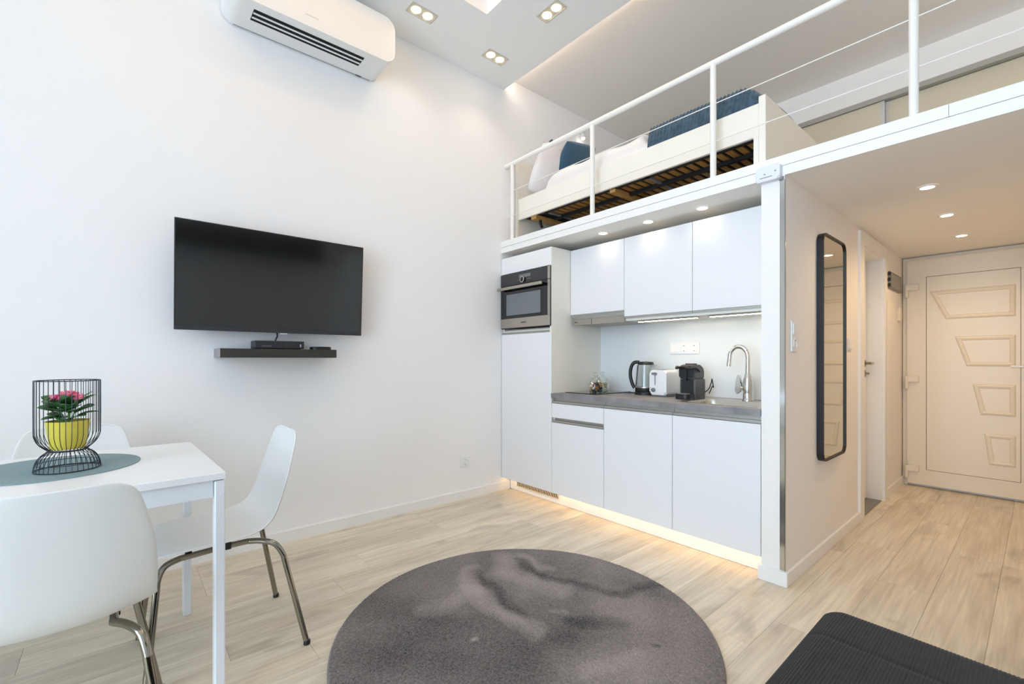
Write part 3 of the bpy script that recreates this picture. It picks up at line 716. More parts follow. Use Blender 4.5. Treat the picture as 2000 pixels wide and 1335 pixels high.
def cushion(name, lx, ly, lz, mt, parent=None, nx=24, ny=24, p=2.6, ribs=None, seed=1, wob=0.0):
    """pillow / soft slab, centred at the origin"""
    rnd = random.Random(seed); ph = [rnd.uniform(0, 6) for _ in range(6)]
    bm = bmesh.new(); top = {}; bot = {}
    for i in range(nx + 1):
        for j in range(ny + 1):
            u = -1 + 2 * i / nx; v = -1 + 2 * j / ny
            e = max(0.0, (1 - abs(u) ** p) * (1 - abs(v) ** p)) ** 0.5
            pinch = 1 - 0.06 * (abs(u) * abs(v)) ** 3 - 0.05 * (1 - e) * 0
            h = e * lz / 2 + wob * e * (math.sin(3 * u + ph[0]) * math.cos(2.5 * v + ph[1]) + 0.5 * math.sin(6 * u + 4 * v + ph[2]))
            if ribs: h += ribs[1] * e * math.sin(2 * PI * (u * lx / 2 if ribs[2] == 'x' else v * ly / 2) / ribs[0])
            top[i, j] = bm.verts.new((u * lx / 2 * pinch, v * ly / 2 * pinch, h))
            bot[i, j] = top[i, j] if i in (0, nx) or j in (0, ny) else bm.verts.new((u * lx / 2 * pinch, v * ly / 2 * pinch, -e * lz / 2))
    for i in range(nx):
        for j in range(ny):
            bm.faces.new((top[i, j], top[i + 1, j], top[i + 1, j + 1], top[i, j + 1]))
            q = [bot[i, j], bot[i, j + 1], bot[i + 1, j + 1], bot[i + 1, j]]
            try: bm.faces.new(q)
            except ValueError: pass
    me = bpy.data.meshes.new(name); bm.to_mesh(me); bm.free()
    for f in me.polygons: f.use_smooth = True
    return link(name, me, mt, parent)

LIN = mat('white_linen', (240, 238, 236), 0.85, bump=(30, 0.3, 0.004))
LINP = mat('white_pillowcase', (243, 238, 238), 0.85, bump=(24, 0.3, 0.004))
mt_ = thing('mattress', 'white mattress lying in the loft bed', 'mattress', (0, 0, 0))
B(0.065, 1.985, by0 + 0.058, by1 - 0.058, 2.325, 2.50, 0.02, 3).build('mattress_body', LIN, mt_, 40)
B(0.07, 1.985, by0 + 0.028, by1 - 0.028, 2.315, 2.3245).build('gap_darkening_sheet', mat('underside_dark', (46, 42, 38), 0.95), mt_)  # added dark sheet: the darkness of the slat gaps is put into its colour
# duvet: soft heaped sheet over the mattress
def drape(name, x0, x1, y0, y1, fz, mt, thick, nx=60, ny=40):
    bm = bmesh.new(); g = {}
    for i in range(nx + 1):
        for j in range(ny + 1):
            u, v = i / nx, j / ny; x = x0 + (x1 - x0) * u; y = y0 + (y1 - y0) * v
            g[i, j, 1] = bm.verts.new((x, y, fz(x, y, u, v))); g[i, j, 0] = bm.verts.new((x, y, min(fz(x, y, u, v) - thick * (0.15 + 1.0 * (math.sin(PI * u) * math.sin(PI * v)) ** 0.3), fz(x, y, u, v) - 0.003)))
    for i in range(nx):
        for j in range(ny):
            bm.faces.new((g[i, j, 1], g[i + 1, j, 1], g[i + 1, j + 1, 1], g[i, j + 1, 1]))
            bm.faces.new((g[i, j, 0], g[i, j + 1, 0], g[i + 1, j + 1, 0], g[i + 1, j, 0]))
    for i in range(nx):
        for j in (0, ny): bm.faces.new((g[i, j, 0], g[i + 1, j, 0], g[i + 1, j, 1], g[i, j, 1]))
    for j in range(ny):
        for i in (0, nx): bm.faces.new((g[i, j, 0], g[i, j, 1], g[i, j + 1, 1], g[i, j + 1, 0]))
    bmesh.ops.recalc_face_normals(bm, faces=bm.faces)
    me = bpy.data.meshes.new(name); bm.to_mesh(me); bm.free()
    for f in me.polygons: f.use_smooth = True
    me.set_sharp_from_angle(angle=math.radians(60))
    return link(name, me, mt)
def dz(x, y, u, v):
    edge = max(0.0, 1 - (1 - min(1, v / 0.16)) ** 2) ** 0.5
    e2 = max(0.0, 1 - (1 - min(1, (1 - v) / 0.10)) ** 2) ** 0.5
    e3 = max(0.0, 1 - (1 - min(1, u / 0.05)) ** 2) ** 0.5
    low = 1.0 if x < 1.22 else max(0.15, 1 - (x - 1.22) / 0.08)
    return 2.455 + 0.05 * min(1, v / 0.03) + ((0.115 + 0.018 * math.sin(5 * x + 1) * math.sin(7 * y) + 0.012 * math.sin(17 * x + 9 * y)) * edge * e2 * e3) * low
tag(drape('duvet', 0.36, 1.50, by0 + 0.0235, by1 - 0.026, dz, LIN, 0.02), 'white duvet spread on the loft bed', 'duvet')
def bz_(x, y, u, v):
    rib = 0.0050 * math.sin(2 * PI * x / 0.023 + 0.8 * math.sin(9 * y)) - (0.10 * ((x - 1.86) / 0.13) ** 2 if x > 1.86 else 0)
    if v < 0.07: base = 2.395 + (2.606 - 2.395) * math.sin(PI / 2 * min(1, v / 0.07)) ** 0.6
    elif v > 0.93: base = 2.10 + (2.630 - 2.10) * math.sin(PI / 2 * min(1, (1 - v) / 0.07)) ** 0.7
    else: base = 2.606 + 0.024 * math.sin(PI * (v - 0.07) / 0.9) + 0.008 * math.sin(9 * x) * math.sin(8 * y)
    return base + 0.022 + rib
BLUE = mat('teal_blanket', (38, 62, 80), 0.95, sheen=0.25, noise=(40, (68, 96, 114), 4, (1, 1, 1)))
tag(drape('blanket', 1.30, 1.992, by0 + 0.0235, by1 + 0.045, bz_, BLUE, 0.012, 240, 70), 'ribbed dusty blue blanket folded over the foot of the loft bed', 'blanket')
o = cushion('pillow', 0.42, 0.62, 0.15, LINP, seed=2, wob=0.004); o.location = (0.225, 2.92, 2.712); o.rotation_euler = (0, math.radians(-60), 0)
tag(o, 'white pillow leaning on the headboard of the loft bed', 'pillow')
o = cushion('scatter_cushion', 0.36, 0.36, 0.13, mat('blue_velvet', (44, 84, 110), 0.8, sheen=0.5), ribs=(0.034, 0.003, 'y'), seed=5, nx=30, ny=48)
o.location = (0.335, 2.98, 2.785); o.rotation_euler = (math.radians(10), math.radians(-50), math.radians(-12))
tag(o, 'petrol blue ribbed cushion leaning on the white pillow', 'cushion')

# wardrobe along the loft back wall
wd = thing('sliding_wardrobe', 'beige sliding-door wardrobe built along the loft back wall', 'wardrobe', (0, 0, 0))
WB = mat('wardrobe_panel', (214, 204, 180), 0.35); WS = mat('wardrobe_stile', (206, 204, 200), 0.4, 0.3)
B(0.004, XR - 0.004, YLB - 0.004, YLB + 0.085, 3.198, 3.238).build('top_track', ALU, wd)
B(0.004, XR - 0.004, YLB + 0.004, YLB + 0.085, ZL + 0.001, ZL + 0.02).build('bottom_track', ALU, wd)
for i, (a, b) in enumerate(((0.01, 1.08), (1.06, 2.147), (2.135, 3.20), (3.17, 4.19))):
    y = YLB + (0.012 if i % 2 else 0.05)
    d = B(a + 0.03, b - 0.03, y + 0.004, y + 0.016, ZL + 0.022, 3.196).build('sliding_door', WB, wd)
    for q in ((a, a + 0.03), (b - 0.03, b)): B(q[0], q[1], y, y + 0.024, ZL + 0.022, 3.196).build('stile', WS, d)

# loft reading lamp and hook on the long wall
rlm = thing('reading_lamp', 'small white spotlight on the wall above the loft bed', 'lamp', (0.0, 3.44, 3.33))
MB().tube([(0.001, 0, 0), (0.012, 0, 0)], 0.03, 20).build('wall_base', WPL, rlm, 40)
MB().tube(bez([(0.012, 0, 0), (0.03, 0, -0.005), (0.04, 0, -0.03)], 4), 0.006, 8).build('arm', WPL, rlm, 50)
MB().lathe([(0.012, -0.02), (0.020, -0.03), (0.024, -0.06), (0.022, -0.062)], (0.045, 0), 18).build('shade', WPL, rlm, 40)
MB().lathe([(0.0, -0.082), (0.014, -0.076), (0.019, -0.063), (0.0, -0.0625)], (0.045, 0), 16).build('bulb', emis('reading_bulb', (255, 240, 224), 2.5), rlm, 60)
pd = bpy.data.lights.new('reading_light', 'POINT'); pd.energy = 0.2; pd.color = (1.0, 0.93, 0.84); pd.shadow_soft_size = 0.02
pd.energy = 0.06
po = bpy.data.objects.new('reading_light', pd); COL.objects.link(po); po.location = (0.045, 0, -0.11); po.parent = rlm
hk = MB().tube([(0.001, 3.023, 3.118), (0.022, 3.023, 3.118)], 0.010, 12).tube([(0.022, 3.023, 3.118), (0.028, 3.023, 3.118)], 0.014, 12)
tag(hk.build('wall_hook', mat('hook_bronze', (92, 88, 76), 0.4, 0.4), None, 40), 'tiny dark hook on the wall above the loft pillows', 'hook')

# thermostat on the loft beam
th = thing('smoke_alarm', 'small white alarm box fixed on the loft beam above the pier', 'alarm', (0, 0, 0))
m = MB().prism(rrect(2.046, 2.156, 1.976, 2.050, 0.012), 'y', YF - 0.034, YF - 0.0035)
bmesh.ops.bevel(m.bm, geom=[e for e in m.bm.edges if all(abs(v.co.y - (YF - 0.034)) < 1e-5 for v in e.verts)], offset=0.006, segments=2, affect='EDGES')
m.build('case', mat('alarm_white', (226, 228, 238), 0.45), th, 40)
B(2.066, 2.122, YF - 0.0345, YF - 0.033, 1.992, 1.996).build('slot', mat('slot_grey', (140, 142, 156), 0.6), th)
B(2.083, 2.093, YF - 0.0345, YF - 0.033, 2.007, 2.012).build('marking', mat('slot_grey', (140, 142, 156), 0.6), th)
MB().tube([(2.136, YF - 0.0352, 2.015), (2.136, YF - 0.033, 2.015)], 0.004, 10).build('indicator', mat('slot_grey', (140, 142, 156), 0.6), th)

# ------------------------------------------------------------------ long wall: air conditioner, television, shelf
ac = thing('air_conditioner', 'white wall-mounted air conditioner with dark outlet slots near the ceiling', 'air conditioner', (0, 0, 0))
ACW = mat('ac_white', (236, 237, 236), 0.42)
m = MB().prism(rrect(0.420, 1.335, 2.985, 3.268, 0.072, 14), 'x', 0.006, 0.276)
bmesh.ops.bevel(m.bm, geom=[e for e in m.bm.edges if all(abs(v.co.x - 0.276) < 1e-5 for v in e.verts)], offset=0.016, segments=4, affect='EDGES')
m.build('casing', ACW, ac, 40)
za = 2.985
B(0.115, 0.215, 0.545, 1.158, za - 0.0012, za + 0.002).build('air_outlet', mat('outlet_black', (8, 8, 10), 0.9), ac)
for xx in (0.144, 0.184): B(xx - 0.0065, xx + 0.0065, 0.548, 1.155, za - 0.0035, za - 0.0012).build('louvre', ACW, ac)
B(0.2755, 0.2768, 0.79, 0.86, 3.044, 3.048).build('brand_mark', mat('mark_grey', (206, 206, 200), 0.5), ac)
B(0.012, 0.016, 0.48, 1.275, za - 0.0015, za + 0.001).build('seam', GREYP, ac)
B(0.012, 0.020, 1.18, 1.215, za - 0.004, za + 0.001).build('clip', mat('clip_grey', (90, 90, 90), 0.5), ac)
MB().tube([(0.07, 1.165, 3.262), (0.07, 1.165, ZC - 0.001)], 0.042, 20).build('pipe_sleeve', mat('pipe_grey', (116, 116, 112), 0.6), ac, 40)

tv = thing('television', 'large black flat television tilted down on the long wall', 'television', (0, 0.695, 1.253))
tilt = math.atan2(0.037, 0.565)
R = Matrix.Translation((0.100, 0, 0)) @ Matrix.Rotation(tilt, 4, 'Y')
TVH, TVW = 0.566, 0.490
def tvpart(m, name, mt, parent): return m.xf(R).build(name, mt, parent, 40)
tvpart(MB().box(-0.045, -0.012, -TVW + 0.03, TVW - 0.03, 0.03, TVH - 0.03, 0.01), 'back_shell', BLK, tv)
tvpart(MB().box(-0.012, -0.002, -TVW, TVW, 0, TVH, 0.002, 1), 'bezel', mat('tv_bezel', (30, 30, 33), 0.3), tv)
def tv_screen_mat():
    m = mat('tv_screen', (14, 15, 15), 0.11, coat=0.0, spec=0.75); return m
tvpart(MB().box(-0.002, -0.0005, -TVW + 0.006, TVW - 0.006, 0.024, TVH - 0.006), 'screen', tv_screen_mat(), tv)
tvpart(MB().box(-0.002, 0.0, -TVW + 0.001, TVW - 0.001, 0.001, 0.022), 'lower_strip', mat('tv_strip', (48, 48, 52), 0.35), tv)
tvpart(MB().box(-0.010, -0.001, 0.008, 0.046, -0.007, 0.0), 'logo_tab', mat('tab_silver', (200, 202, 204), 0.4), tv)
MB().box(0.0006, 0.058, -0.12, 0.12, 0.18, 0.42).build('wall_bracket', BLK, tv)
MB().tube(bez([(0.06, -0.01, 0.06), (0.085, -0.005, -0.01), (0.09, -0.010, -0.028), (0.085, -0.016, -0.044)], 5), 0.0045, 8).build('cable', BLK, tv, 50)
shf = thing('wall_shelf', 'narrow dark floating shelf under the television', 'shelf', (0, 0, 0))
SHM = mat('dark_veneer', (44, 42, 38), 0.5, noise=(4, (54, 51, 45), 4, (1, 1, 20)))
B(0.001, 0.20, 0.392, 0.990, 1.110, 1.158, 0.001, 1).build('shelf_board', SHM, shf)
B(0.001, 0.2005, 0.3905, 0.392, 1.110, 1.158).build('end_edging', mat('edging_grey', (150, 146, 148), 0.5), shf)
st = thing('set_top_box', 'black set-top box on the dark shelf', 'receiver', (0, 0, 1.158))
B(0.015, 0.128, 0.567, 0.826, 0.004, 0.048, 0.003).build('box_case', mat('box_black', (40, 41, 46), 0.4), st)
B(0.128, 0.1292, 0.60, 0.65, 0.016, 0.018).build('front_print', mat('print_grey', (150, 150, 150)), st)
B(0.128, 0.1292, 0.803, 0.808, 0.014, 0.030).build('indicator', mat('indicator_white', (210, 212, 216), 0.5), st)
B(0.128, 0.1292, 0.70, 0.712, 0.018, 0.024).build('infrared_window', BLK, st)
for yy in (0.59, 0.80): B(0.03, 0.11, yy - 0.01, yy + 0.01, 0, 0.005).build('foot', BLK, st)
m = MB().prism(rrect(0.09, 0.175, 0.860, 0.975, 0.03), 'z', 1.158, 1.176)
bmesh.ops.bevel(m.bm, geom=[e for e in m.bm.edges if all(abs(v.co.z - 1.176) < 1e-5 for v in e.verts)], offset=0.007, segments=3, affect='EDGES')
tag(m.build('remote_control', BLK, None, 40), 'rounded black remote lying beside the set-top box', 'remote')

# ------------------------------------------------------------------ passage: mirror, switches, vent
mr = thing('wall_mirror', 'tall slim mirror with rounded black frame on the passage wall', 'mirror', (0, 0, 0))
a0, a1, c0, c1 = 2.912, 3.360, 0.535, 1.800
MB().frame(rrect(a0, a1, c0, c1, 0.055, 8), rrect(a0 + 0.010, a1 - 0.010, c0 + 0.010, c1 - 0.010, 0.046, 8), 'x', XP1 + 0.001, XP1 + 0.034).build('frame', mat('frame_black', (20, 20, 22), 0.45), mr, 40)
MB().prism(rrect(a0 + 0.010, a1 - 0.010, c0 + 0.010, c1 - 0.010, 0.046, 8), 'x', XP1 + 0.001, XP1 + 0.026).build('mirror_glass', mat('mirror_silver', (214, 208, 194), 0.015, 1.0), mr)
def switch(y, z, n, label, name='light_switch'):
    t = thing(name, label, 'switch', (0, 0, 0))
    B(XP1 + 0.0005, XP1 + 0.008, y - 0.04, y + 0.04, z - 0.038 * n, z + 0.038 * n, 0.002).build('plate', WPL, t)
    for i in range(n):
        zz = z + (i - (n - 1) / 2) * 0.074
        if i or n == 1: B(XP1 + 0.008, XP1 + 0.012, y - 0.028, y + 0.028, zz - 0.028, zz + 0.028, 0.0015).build('rocker', WPL, t)
        else: euro_socket(t, (XP1 + 0.0085, y, zz), 'x')
switch(2.552, 1.215, 2, 'white switch and socket plate on the passage wall near the pier')
switch(3.560, 1.197, 1, 'single white switch on the passage wall between mirror and inner door')
vb = thing('vent_cover', 'grey metal vent cover high on the wall near the entrance door', 'vent', (0, 0, 0))
B(XP1 + 0.001, XP1 + 0.012, 4.70, 5.16, 1.675, 1.812).build('cover_frame', mat('vent_metal', (132, 124, 104), 0.35, 0.7), vb)
B(XP1 + 0.012, XP1 + 0.014, 4.73, 5.13, 1.69, 1.797).build('cover_panel', mat('vent_panel', (150, 140, 116), 0.25, 0.8), vb)
for zz in (1.70, 1.745, 1.79): B(XP1 + 0.001, XP1 + 0.02, 4.682, 4.70, zz - 0.012, zz + 0.012).build('catch', BLK, vb)
ph = thing('meter_hatch', 'painted hatch panel below the vent cover', 'hatch', (0, 0, 0))
B(XP1 + 0.0005, XP1 + 0.007, 4.66, 5.02, 0.30, 1.575, 0.002, 1).build('hatch_panel', WPAS, ph)
bx = thing('door_chime', 'small white box on the wall beside the entrance door hinge', 'chime', (0, 0, 0))
B(XP1 + 0.0005, XP1 + 0.022, 5.045, 5.135, 1.43, 1.545, 0.003).build('chime_case', PVC, bx)

# ------------------------------------------------------------------ table and what stands on it
TW = mat('table_white', (243, 244, 245), 0.35)
TM = mat('table_leg_white', (236, 240, 246), 0.35)
tz = 0.74
tb = thing('dining_table', 'white rectangular dining table with square metal legs', 'table', (1.276, 0.256, 0), math.radians(1.9))
tx0, tx1, ty0, ty1 = -0.730, 0.0, -1.25, 0.0
B(tx0, tx1, ty0, ty1, tz - 0.022, tz, 0.0015, 1).build('tabletop', TW, tb)
for x in (tx0 + 0.003, tx1 - 0.041):
    for y in (ty0 + 0.003, ty1 - 0.030):
        m = MB().box(x, x + 0.038, y, y + 0.029, 0.0, tz - 0.026, 0.003, 1); l = m.build('leg', TM, tb)
        MB().tube([(x + 0.038, y + 0.020, 0.668), (x + 0.040, y + 0.020, 0.668)], 0.0055, 10).build('bolt', TM, l)
for a in ((tx0 + 0.012, tx0 + 0.026, ty0 + 0.034, ty1 - 0.034), (tx1 - 0.026, tx1 - 0.012, ty0 + 0.034, ty1 - 0.034), (tx0 + 0.042, tx1 - 0.042, ty0 + 0.010, ty0 + 0.024), (tx0 + 0.042, tx1 - 0.042, ty1 - 0.024, ty1 - 0.010)):
    B(a[0], a[1], a[2], a[3], 0.663, tz - 0.0225).build('apron', TM, tb)
PM = mat('placemat_weave', (122, 148, 156), 0.7, noise=(300, (140, 164, 168), 2), bump=(500, 0.4, 0.001))
tag(MB().lathe([(0.0, 0.7403), (0.222, 0.7403), (0.223, 0.742), (0.222, 0.7433), (0.0, 0.7433)], (0.850, -0.168), 72).build('placemat', PM, None, 40), 'round blue-grey woven placemat on the white table', 'placemat')
VC = (0.912, -0.130); vz = 0.7436
WIRE = mat('dark_wire', (44, 50, 58), 0.35, 0.5)
ws = thing('wire_basket', 'hourglass wire basket standing on the placemat', 'basket', (VC[0], VC[1], vz))
prof = [(0.080, 0.002), (0.078, 0.018), (0.072, 0.036), (0.061, 0.051), (0.047, 0.061), (0.0475, 0.066), (0.056, 0.073), (0.069, 0.088), (0.077, 0.108), (0.079, 0.134), (0.079, 0.288)]
pc = bez([(r, 0, h) for r, h in prof[:5]], 3); pu = bez([(r, 0, h) for r, h in prof[5:]], 3)
for k in range(36):
    a = 2 * PI * k / 36
    rot = Matrix.Rotation(a, 4, 'Z')
    MBk = MB().tube([rot @ p for p in pc[:-1]] + [rot @ p for p in pu], 0.0010, 5)
    if k == 0: wire0 = MBk.build('wire', WIRE, ws, 60); wme = wire0.data
    else:
        MBk.bm.free(); o = link('wire', wme, None, ws); o.rotation_euler = (0, 0, a)
for nm, r, h, t_ in (('base_ring', 0.080, 0.002, 0.0018), ('neck_ring', 0.047, 0.0635, 0.0026), ('rim_ring', 0.079, 0.288, 0.0016), ('inner_ring', 0.0765, 0.022, 0.0011)):
    MB().tube([(r * math.cos(2 * PI * k / 56), r * math.sin(2 * PI * k / 56), h) for k in range(56)], t_, 6, closed=True).build(nm, WIRE, ws, 60)
# potted plant
zp = vz + 0.068
pt = thing('potted_plant', 'pink flowering plant in a yellow pot inside the wire basket', 'plant', (VC[0], VC[1], zp))
MB().lathe([(0.0, 0.0), (0.040, 0.0), (0.043, 0.005), (0.054, 0.088), (0.055, 0.090), (0.052, 0.090), (0.050, 0.078), (0.0, 0.076)], (0, 0), 36).build('pot', mat('yellow_glaze', (226, 208, 78), 0.4), pt, 40)
MB().lathe([(0.0, 0.082), (0.0505, 0.080)], (0, 0), 24, cap=False).build('soil', mat('soil', (58, 44, 34), 0.95), pt)
LEAF = mat('leaf_green', (44, 92, 44), 0.4, noise=(14, (70, 124, 56), 3)); PINK = mat('petal_pink', (244, 142, 172), 0.6); STEM = mat('stem_green', (96, 140, 70), 0.6)
def leaf_mesh(L, W):
    bm = bmesh.new(); n = 8; rows = []
    for i in range(n + 1):
        t_ = i / n; wd_ = W * (math.sin(PI * min(1, t_ * 1.02)) ** 0.7) * (0.72 + 0.42 * t_) * (1 + 0.07 * (i % 2)); zc_ = -0.10 * L * t_ * t_ * 2
        rows.append([bm.verts.new((-wd_, L * t_, zc_ + 0.16 * wd_)), bm.verts.new((0, L * t_, zc_)), bm.verts.new((wd_, L * t_, zc_ + 0.16 * wd_))])
    for a, b in zip(rows, rows[1:]):
        for k in (0, 1): bm.faces.new((a[k], a[k + 1], b[k + 1], b[k]))
    ext = bmesh.ops.extrude_face_region(bm, geom=bm.faces[:])
    for v in [g for g in ext['geom'] if isinstance(g, bmesh.types.BMVert)]: v.co.z -= 0.0012
    bmesh.ops.recalc_face_normals(bm, faces=bm.faces)
    me = bpy.data.meshes.new('leaf'); bm.to_mesh(me); bm.free(); me.materials.append(LEAF)
    for f in me.polygons: f.use_smooth = True
    return me
lm = [leaf_mesh(0.060, 0.023), leaf_mesh(0.048, 0.020), leaf_mesh(0.064, 0.025)]
random.seed(21)
for i in range(30):
    o = link('leaf', lm[i % 3], None, pt); a = i * 2.399 + random.uniform(-0.3, 0.3)
    tier = i / 30
    r0 = 0.008 + 0.012 * random.random() + 0.008 * tier; hz = 0.090 + 0.050 * tier + random.uniform(0, 0.012)
    o.location = (r0 * math.cos(a), r0 * math.sin(a), hz)
    o.rotation_euler = (math.radians(random.uniform(2, 20) + 42 * tier), random.uniform(-0.5, 0.5), a - PI / 2)
    o.scale = (0.8, 0.8, 0.8) if i % 3 == 2 else (0.93, 0.93, 0.93)
def flower_mesh():
    bm = bmesh.new()
    for k in range(5):
        a = 2 * PI * k / 5; ca, sa = math.cos(a), math.sin(a)
        P = [(0, 0, 0), (0.004, -0.0032, 0.001), (0.0085, -0.0026, 0.0025), (0.0100, 0, 0.0022), (0.0085, 0.0026, 0.0025), (0.004, 0.0032, 0.001)]
        vs = [bm.verts.new((x * ca - y * sa, x * sa + y * ca, zz)) for x, y, zz in P]; bm.faces.new(vs)
        vs2 = [bm.verts.new((x * ca - y * sa, x * sa + y * ca, zz - 0.0012)) for x, y, zz in P]; bm.faces.new(vs2[::-1])
        for q in range(6): bm.faces.new((vs[q], vs2[q], vs2[(q + 1) % 6], vs[(q + 1) % 6]))
    bmesh.ops.recalc_face_normals(bm, faces=bm.faces)
    me = bpy.data.meshes.new('flower'); bm.to_mesh(me); bm.free(); me.materials.append(PINK); return me
fm = flower_mesh()
# right / left as seen: camera right vector is (0.652, 0.758)
rv = Vector((0.652, 0.758, 0)); fv = Vector((0.758, -0.652, 0))
heads = [(-0.046, 0.0, 0.150, 6, 0.012), (-0.030, 0.008, 0.160, 7, 0.014), (0.002, 0.0, 0.172, 13, 0.022), (0.018, 0.008, 0.164, 7, 0.014), (0.034, 0.0, 0.160, 6, 0.012), (-0.056, 0.0, 0.126, 4, 0.008)]
for hx, hy, hz, n_, rad in heads:
    hc = rv * hx + fv * hy
    MB().tube(bez([(hc.x * 0.3, hc.y * 0.3, 0.08), (hc.x * 0.7, hc.y * 0.7, 0.08 + (hz - 0.08) * 0.6), (hc.x, hc.y, hz - 0.004)], 4), 0.002, 6).build('stem', STEM, pt, 60)
    for q in range(n_):
        a = q * 2.4; r_ = rad * math.sqrt((q + 0.5) / n_)
        o = link('flower', fm, None, pt); o.location = (hc.x + r_ * math.cos(a), hc.y + r_ * math.sin(a), hz + 0.012 * (1 - (r_ / rad) ** 2) + random.uniform(-0.003, 0.003))
        o.rotation_euler = (random.uniform(-0.9, 0.9) + 0.3, random.uniform(-0.9, 0.9), a)

# ------------------------------------------------------------------ chairs
SH = mat('chair_shell_white', (232, 233, 232), 0.42)
def make_chair(label, loc, rz):
    t = thing('dining_chair', label, 'chair', loc, rz, 'white shell chairs round the dining table')
    # profile from the seat's front edge to the top of the back: y, z, half width, side lift
    P = [(-0.240, 0.416, 0.120, 0.000), (-0.225, 0.432, 0.172, 0.002), (-0.19, 0.443, 0.196, 0.004), (-0.11, 0.443, 0.208, 0.010), (-0.02, 0.437, 0.209, 0.016), (0.06, 0.434, 0.207, 0.024),
         (0.118, 0.443, 0.204, 0.034), (0.158, 0.472, 0.203, 0.040), (0.178, 0.515, 0.204, 0.036), (0.192, 0.575, 0.203, 0.030), (0.208, 0.640, 0.198, 0.025), (0.222, 0.700, 0.185, 0.022), (0.233, 0.748, 0.173, 0.020), (0.239, 0.776, 0.164, 0.018), (0.242, 0.796, 0.149, 0.015), (0.2435, 0.806, 0.126, 0.013), (0.244, 0.809, 0.096, 0.012)]
    nv = 14; bm = bmesh.new(); rows = []
    for i, (y, z_, hw, lift) in enumerate(P):
        a = P[max(i - 1, 0)]; b = P[min(i + 1, len(P) - 1)]
        tn = Vector((b[0] - a[0], b[1] - a[1])).normalized(); nrm = Vector((-tn.y, tn.x))   # towards the sitter
        row = []
        for j in range(nv + 1):
            v = -1 + 2 * j / nv; s = abs(v) ** 2.4 * lift
            row.append(bm.verts.new((v * hw, y + nrm.x * s, z_ + nrm.y * s)))
        rows.append(row)
    for a, b in zip(rows, rows[1:]):
        for j in range(nv): bm.faces.new((a[j], a[j + 1], b[j + 1], b[j]))
    bmesh.ops.recalc_face_normals(bm, faces=bm.faces)
    me = bpy.data.meshes.new('shell'); bm.to_mesh(me); bm.free()
    for f in me.polygons: f.use_smooth = True
    o = link('shell', me, SH, t)
    so = o.modifiers.new('thickness', 'SOLIDIFY'); so.thickness = 0.008; so.offset = 0
    sb = o.modifiers.new('smooth', 'SUBSURF'); sb.levels = 2; sb.render_levels = 2
    for s in (-1, 1):
        path = bez([(s * 0.228, -0.246, 0.0), (s * 0.172, -0.215, 0.30), (s * 0.160, -0.208, 0.362), (s * 0.146, -0.188, 0.397), (s * 0.133, -0.145, 0.408)], 6)[:-1] + \
               bez([(s * 0.133, -0.145, 0.408), (s * 0.116, -0.02, 0.408), (s * 0.114, 0.065, 0.408)], 4)[:-1] + \
               bez([(s * 0.114, 0.065, 0.408), (s * 0.142, 0.105, 0.408), (s * 0.167, 0.146, 0.394), (s * 0.179, 0.172, 0.352), (s * 0.186, 0.184, 0.30), (s * 0.232, 0.246, 0.0)], 6)
        # cut the bent tube into front leg, runner and rear leg
        n1 = 4 * 6; n2 = n1 + 2 * 4 + 8
        MB().tube(path[:n1 + 1], 0.0105, 12).build('leg', DCHROME, t, 60)
        MB().tube(path[n1:n2 + 1], 0.0105, 12).build('runner', DCHROME, t, 60)
        MB().tube(path[n2:], 0.0105, 12).build('leg', DCHROME, t, 60)
        for yy in (-0.245, 0.245):
            MB().lathe([(0.0125, 0.0), (0.0125, 0.014), (0.011, 0.016)], (s * 0.231, yy), 12).build('foot_cap', BLK, t, 40)
    for yy in (-0.12, 0.0):
        MB().tube([(-0.125, yy, 0.418), (0.125, yy, 0.418)], 0.0085, 10).build('cross_bar', DCHROME, t, 60)
        for s in (-1, 1): B(s * 0.118 - 0.010, s * 0.118 + 0.010, yy - 0.010, yy + 0.010, 0.397, 0.430, 0.003).build('seat_mount', BLK, t)
    return t
make_chair('white shell chair at the head of the table, facing the plant', (0.893, 0.302, 0), 0)
make_chair('white shell chair nearest the viewer, its back turned', (1.318, -0.128, 0), -PI / 2)
make_chair('white shell chair between the table and the long wall', (0.465, -0.150, 0), PI / 2)

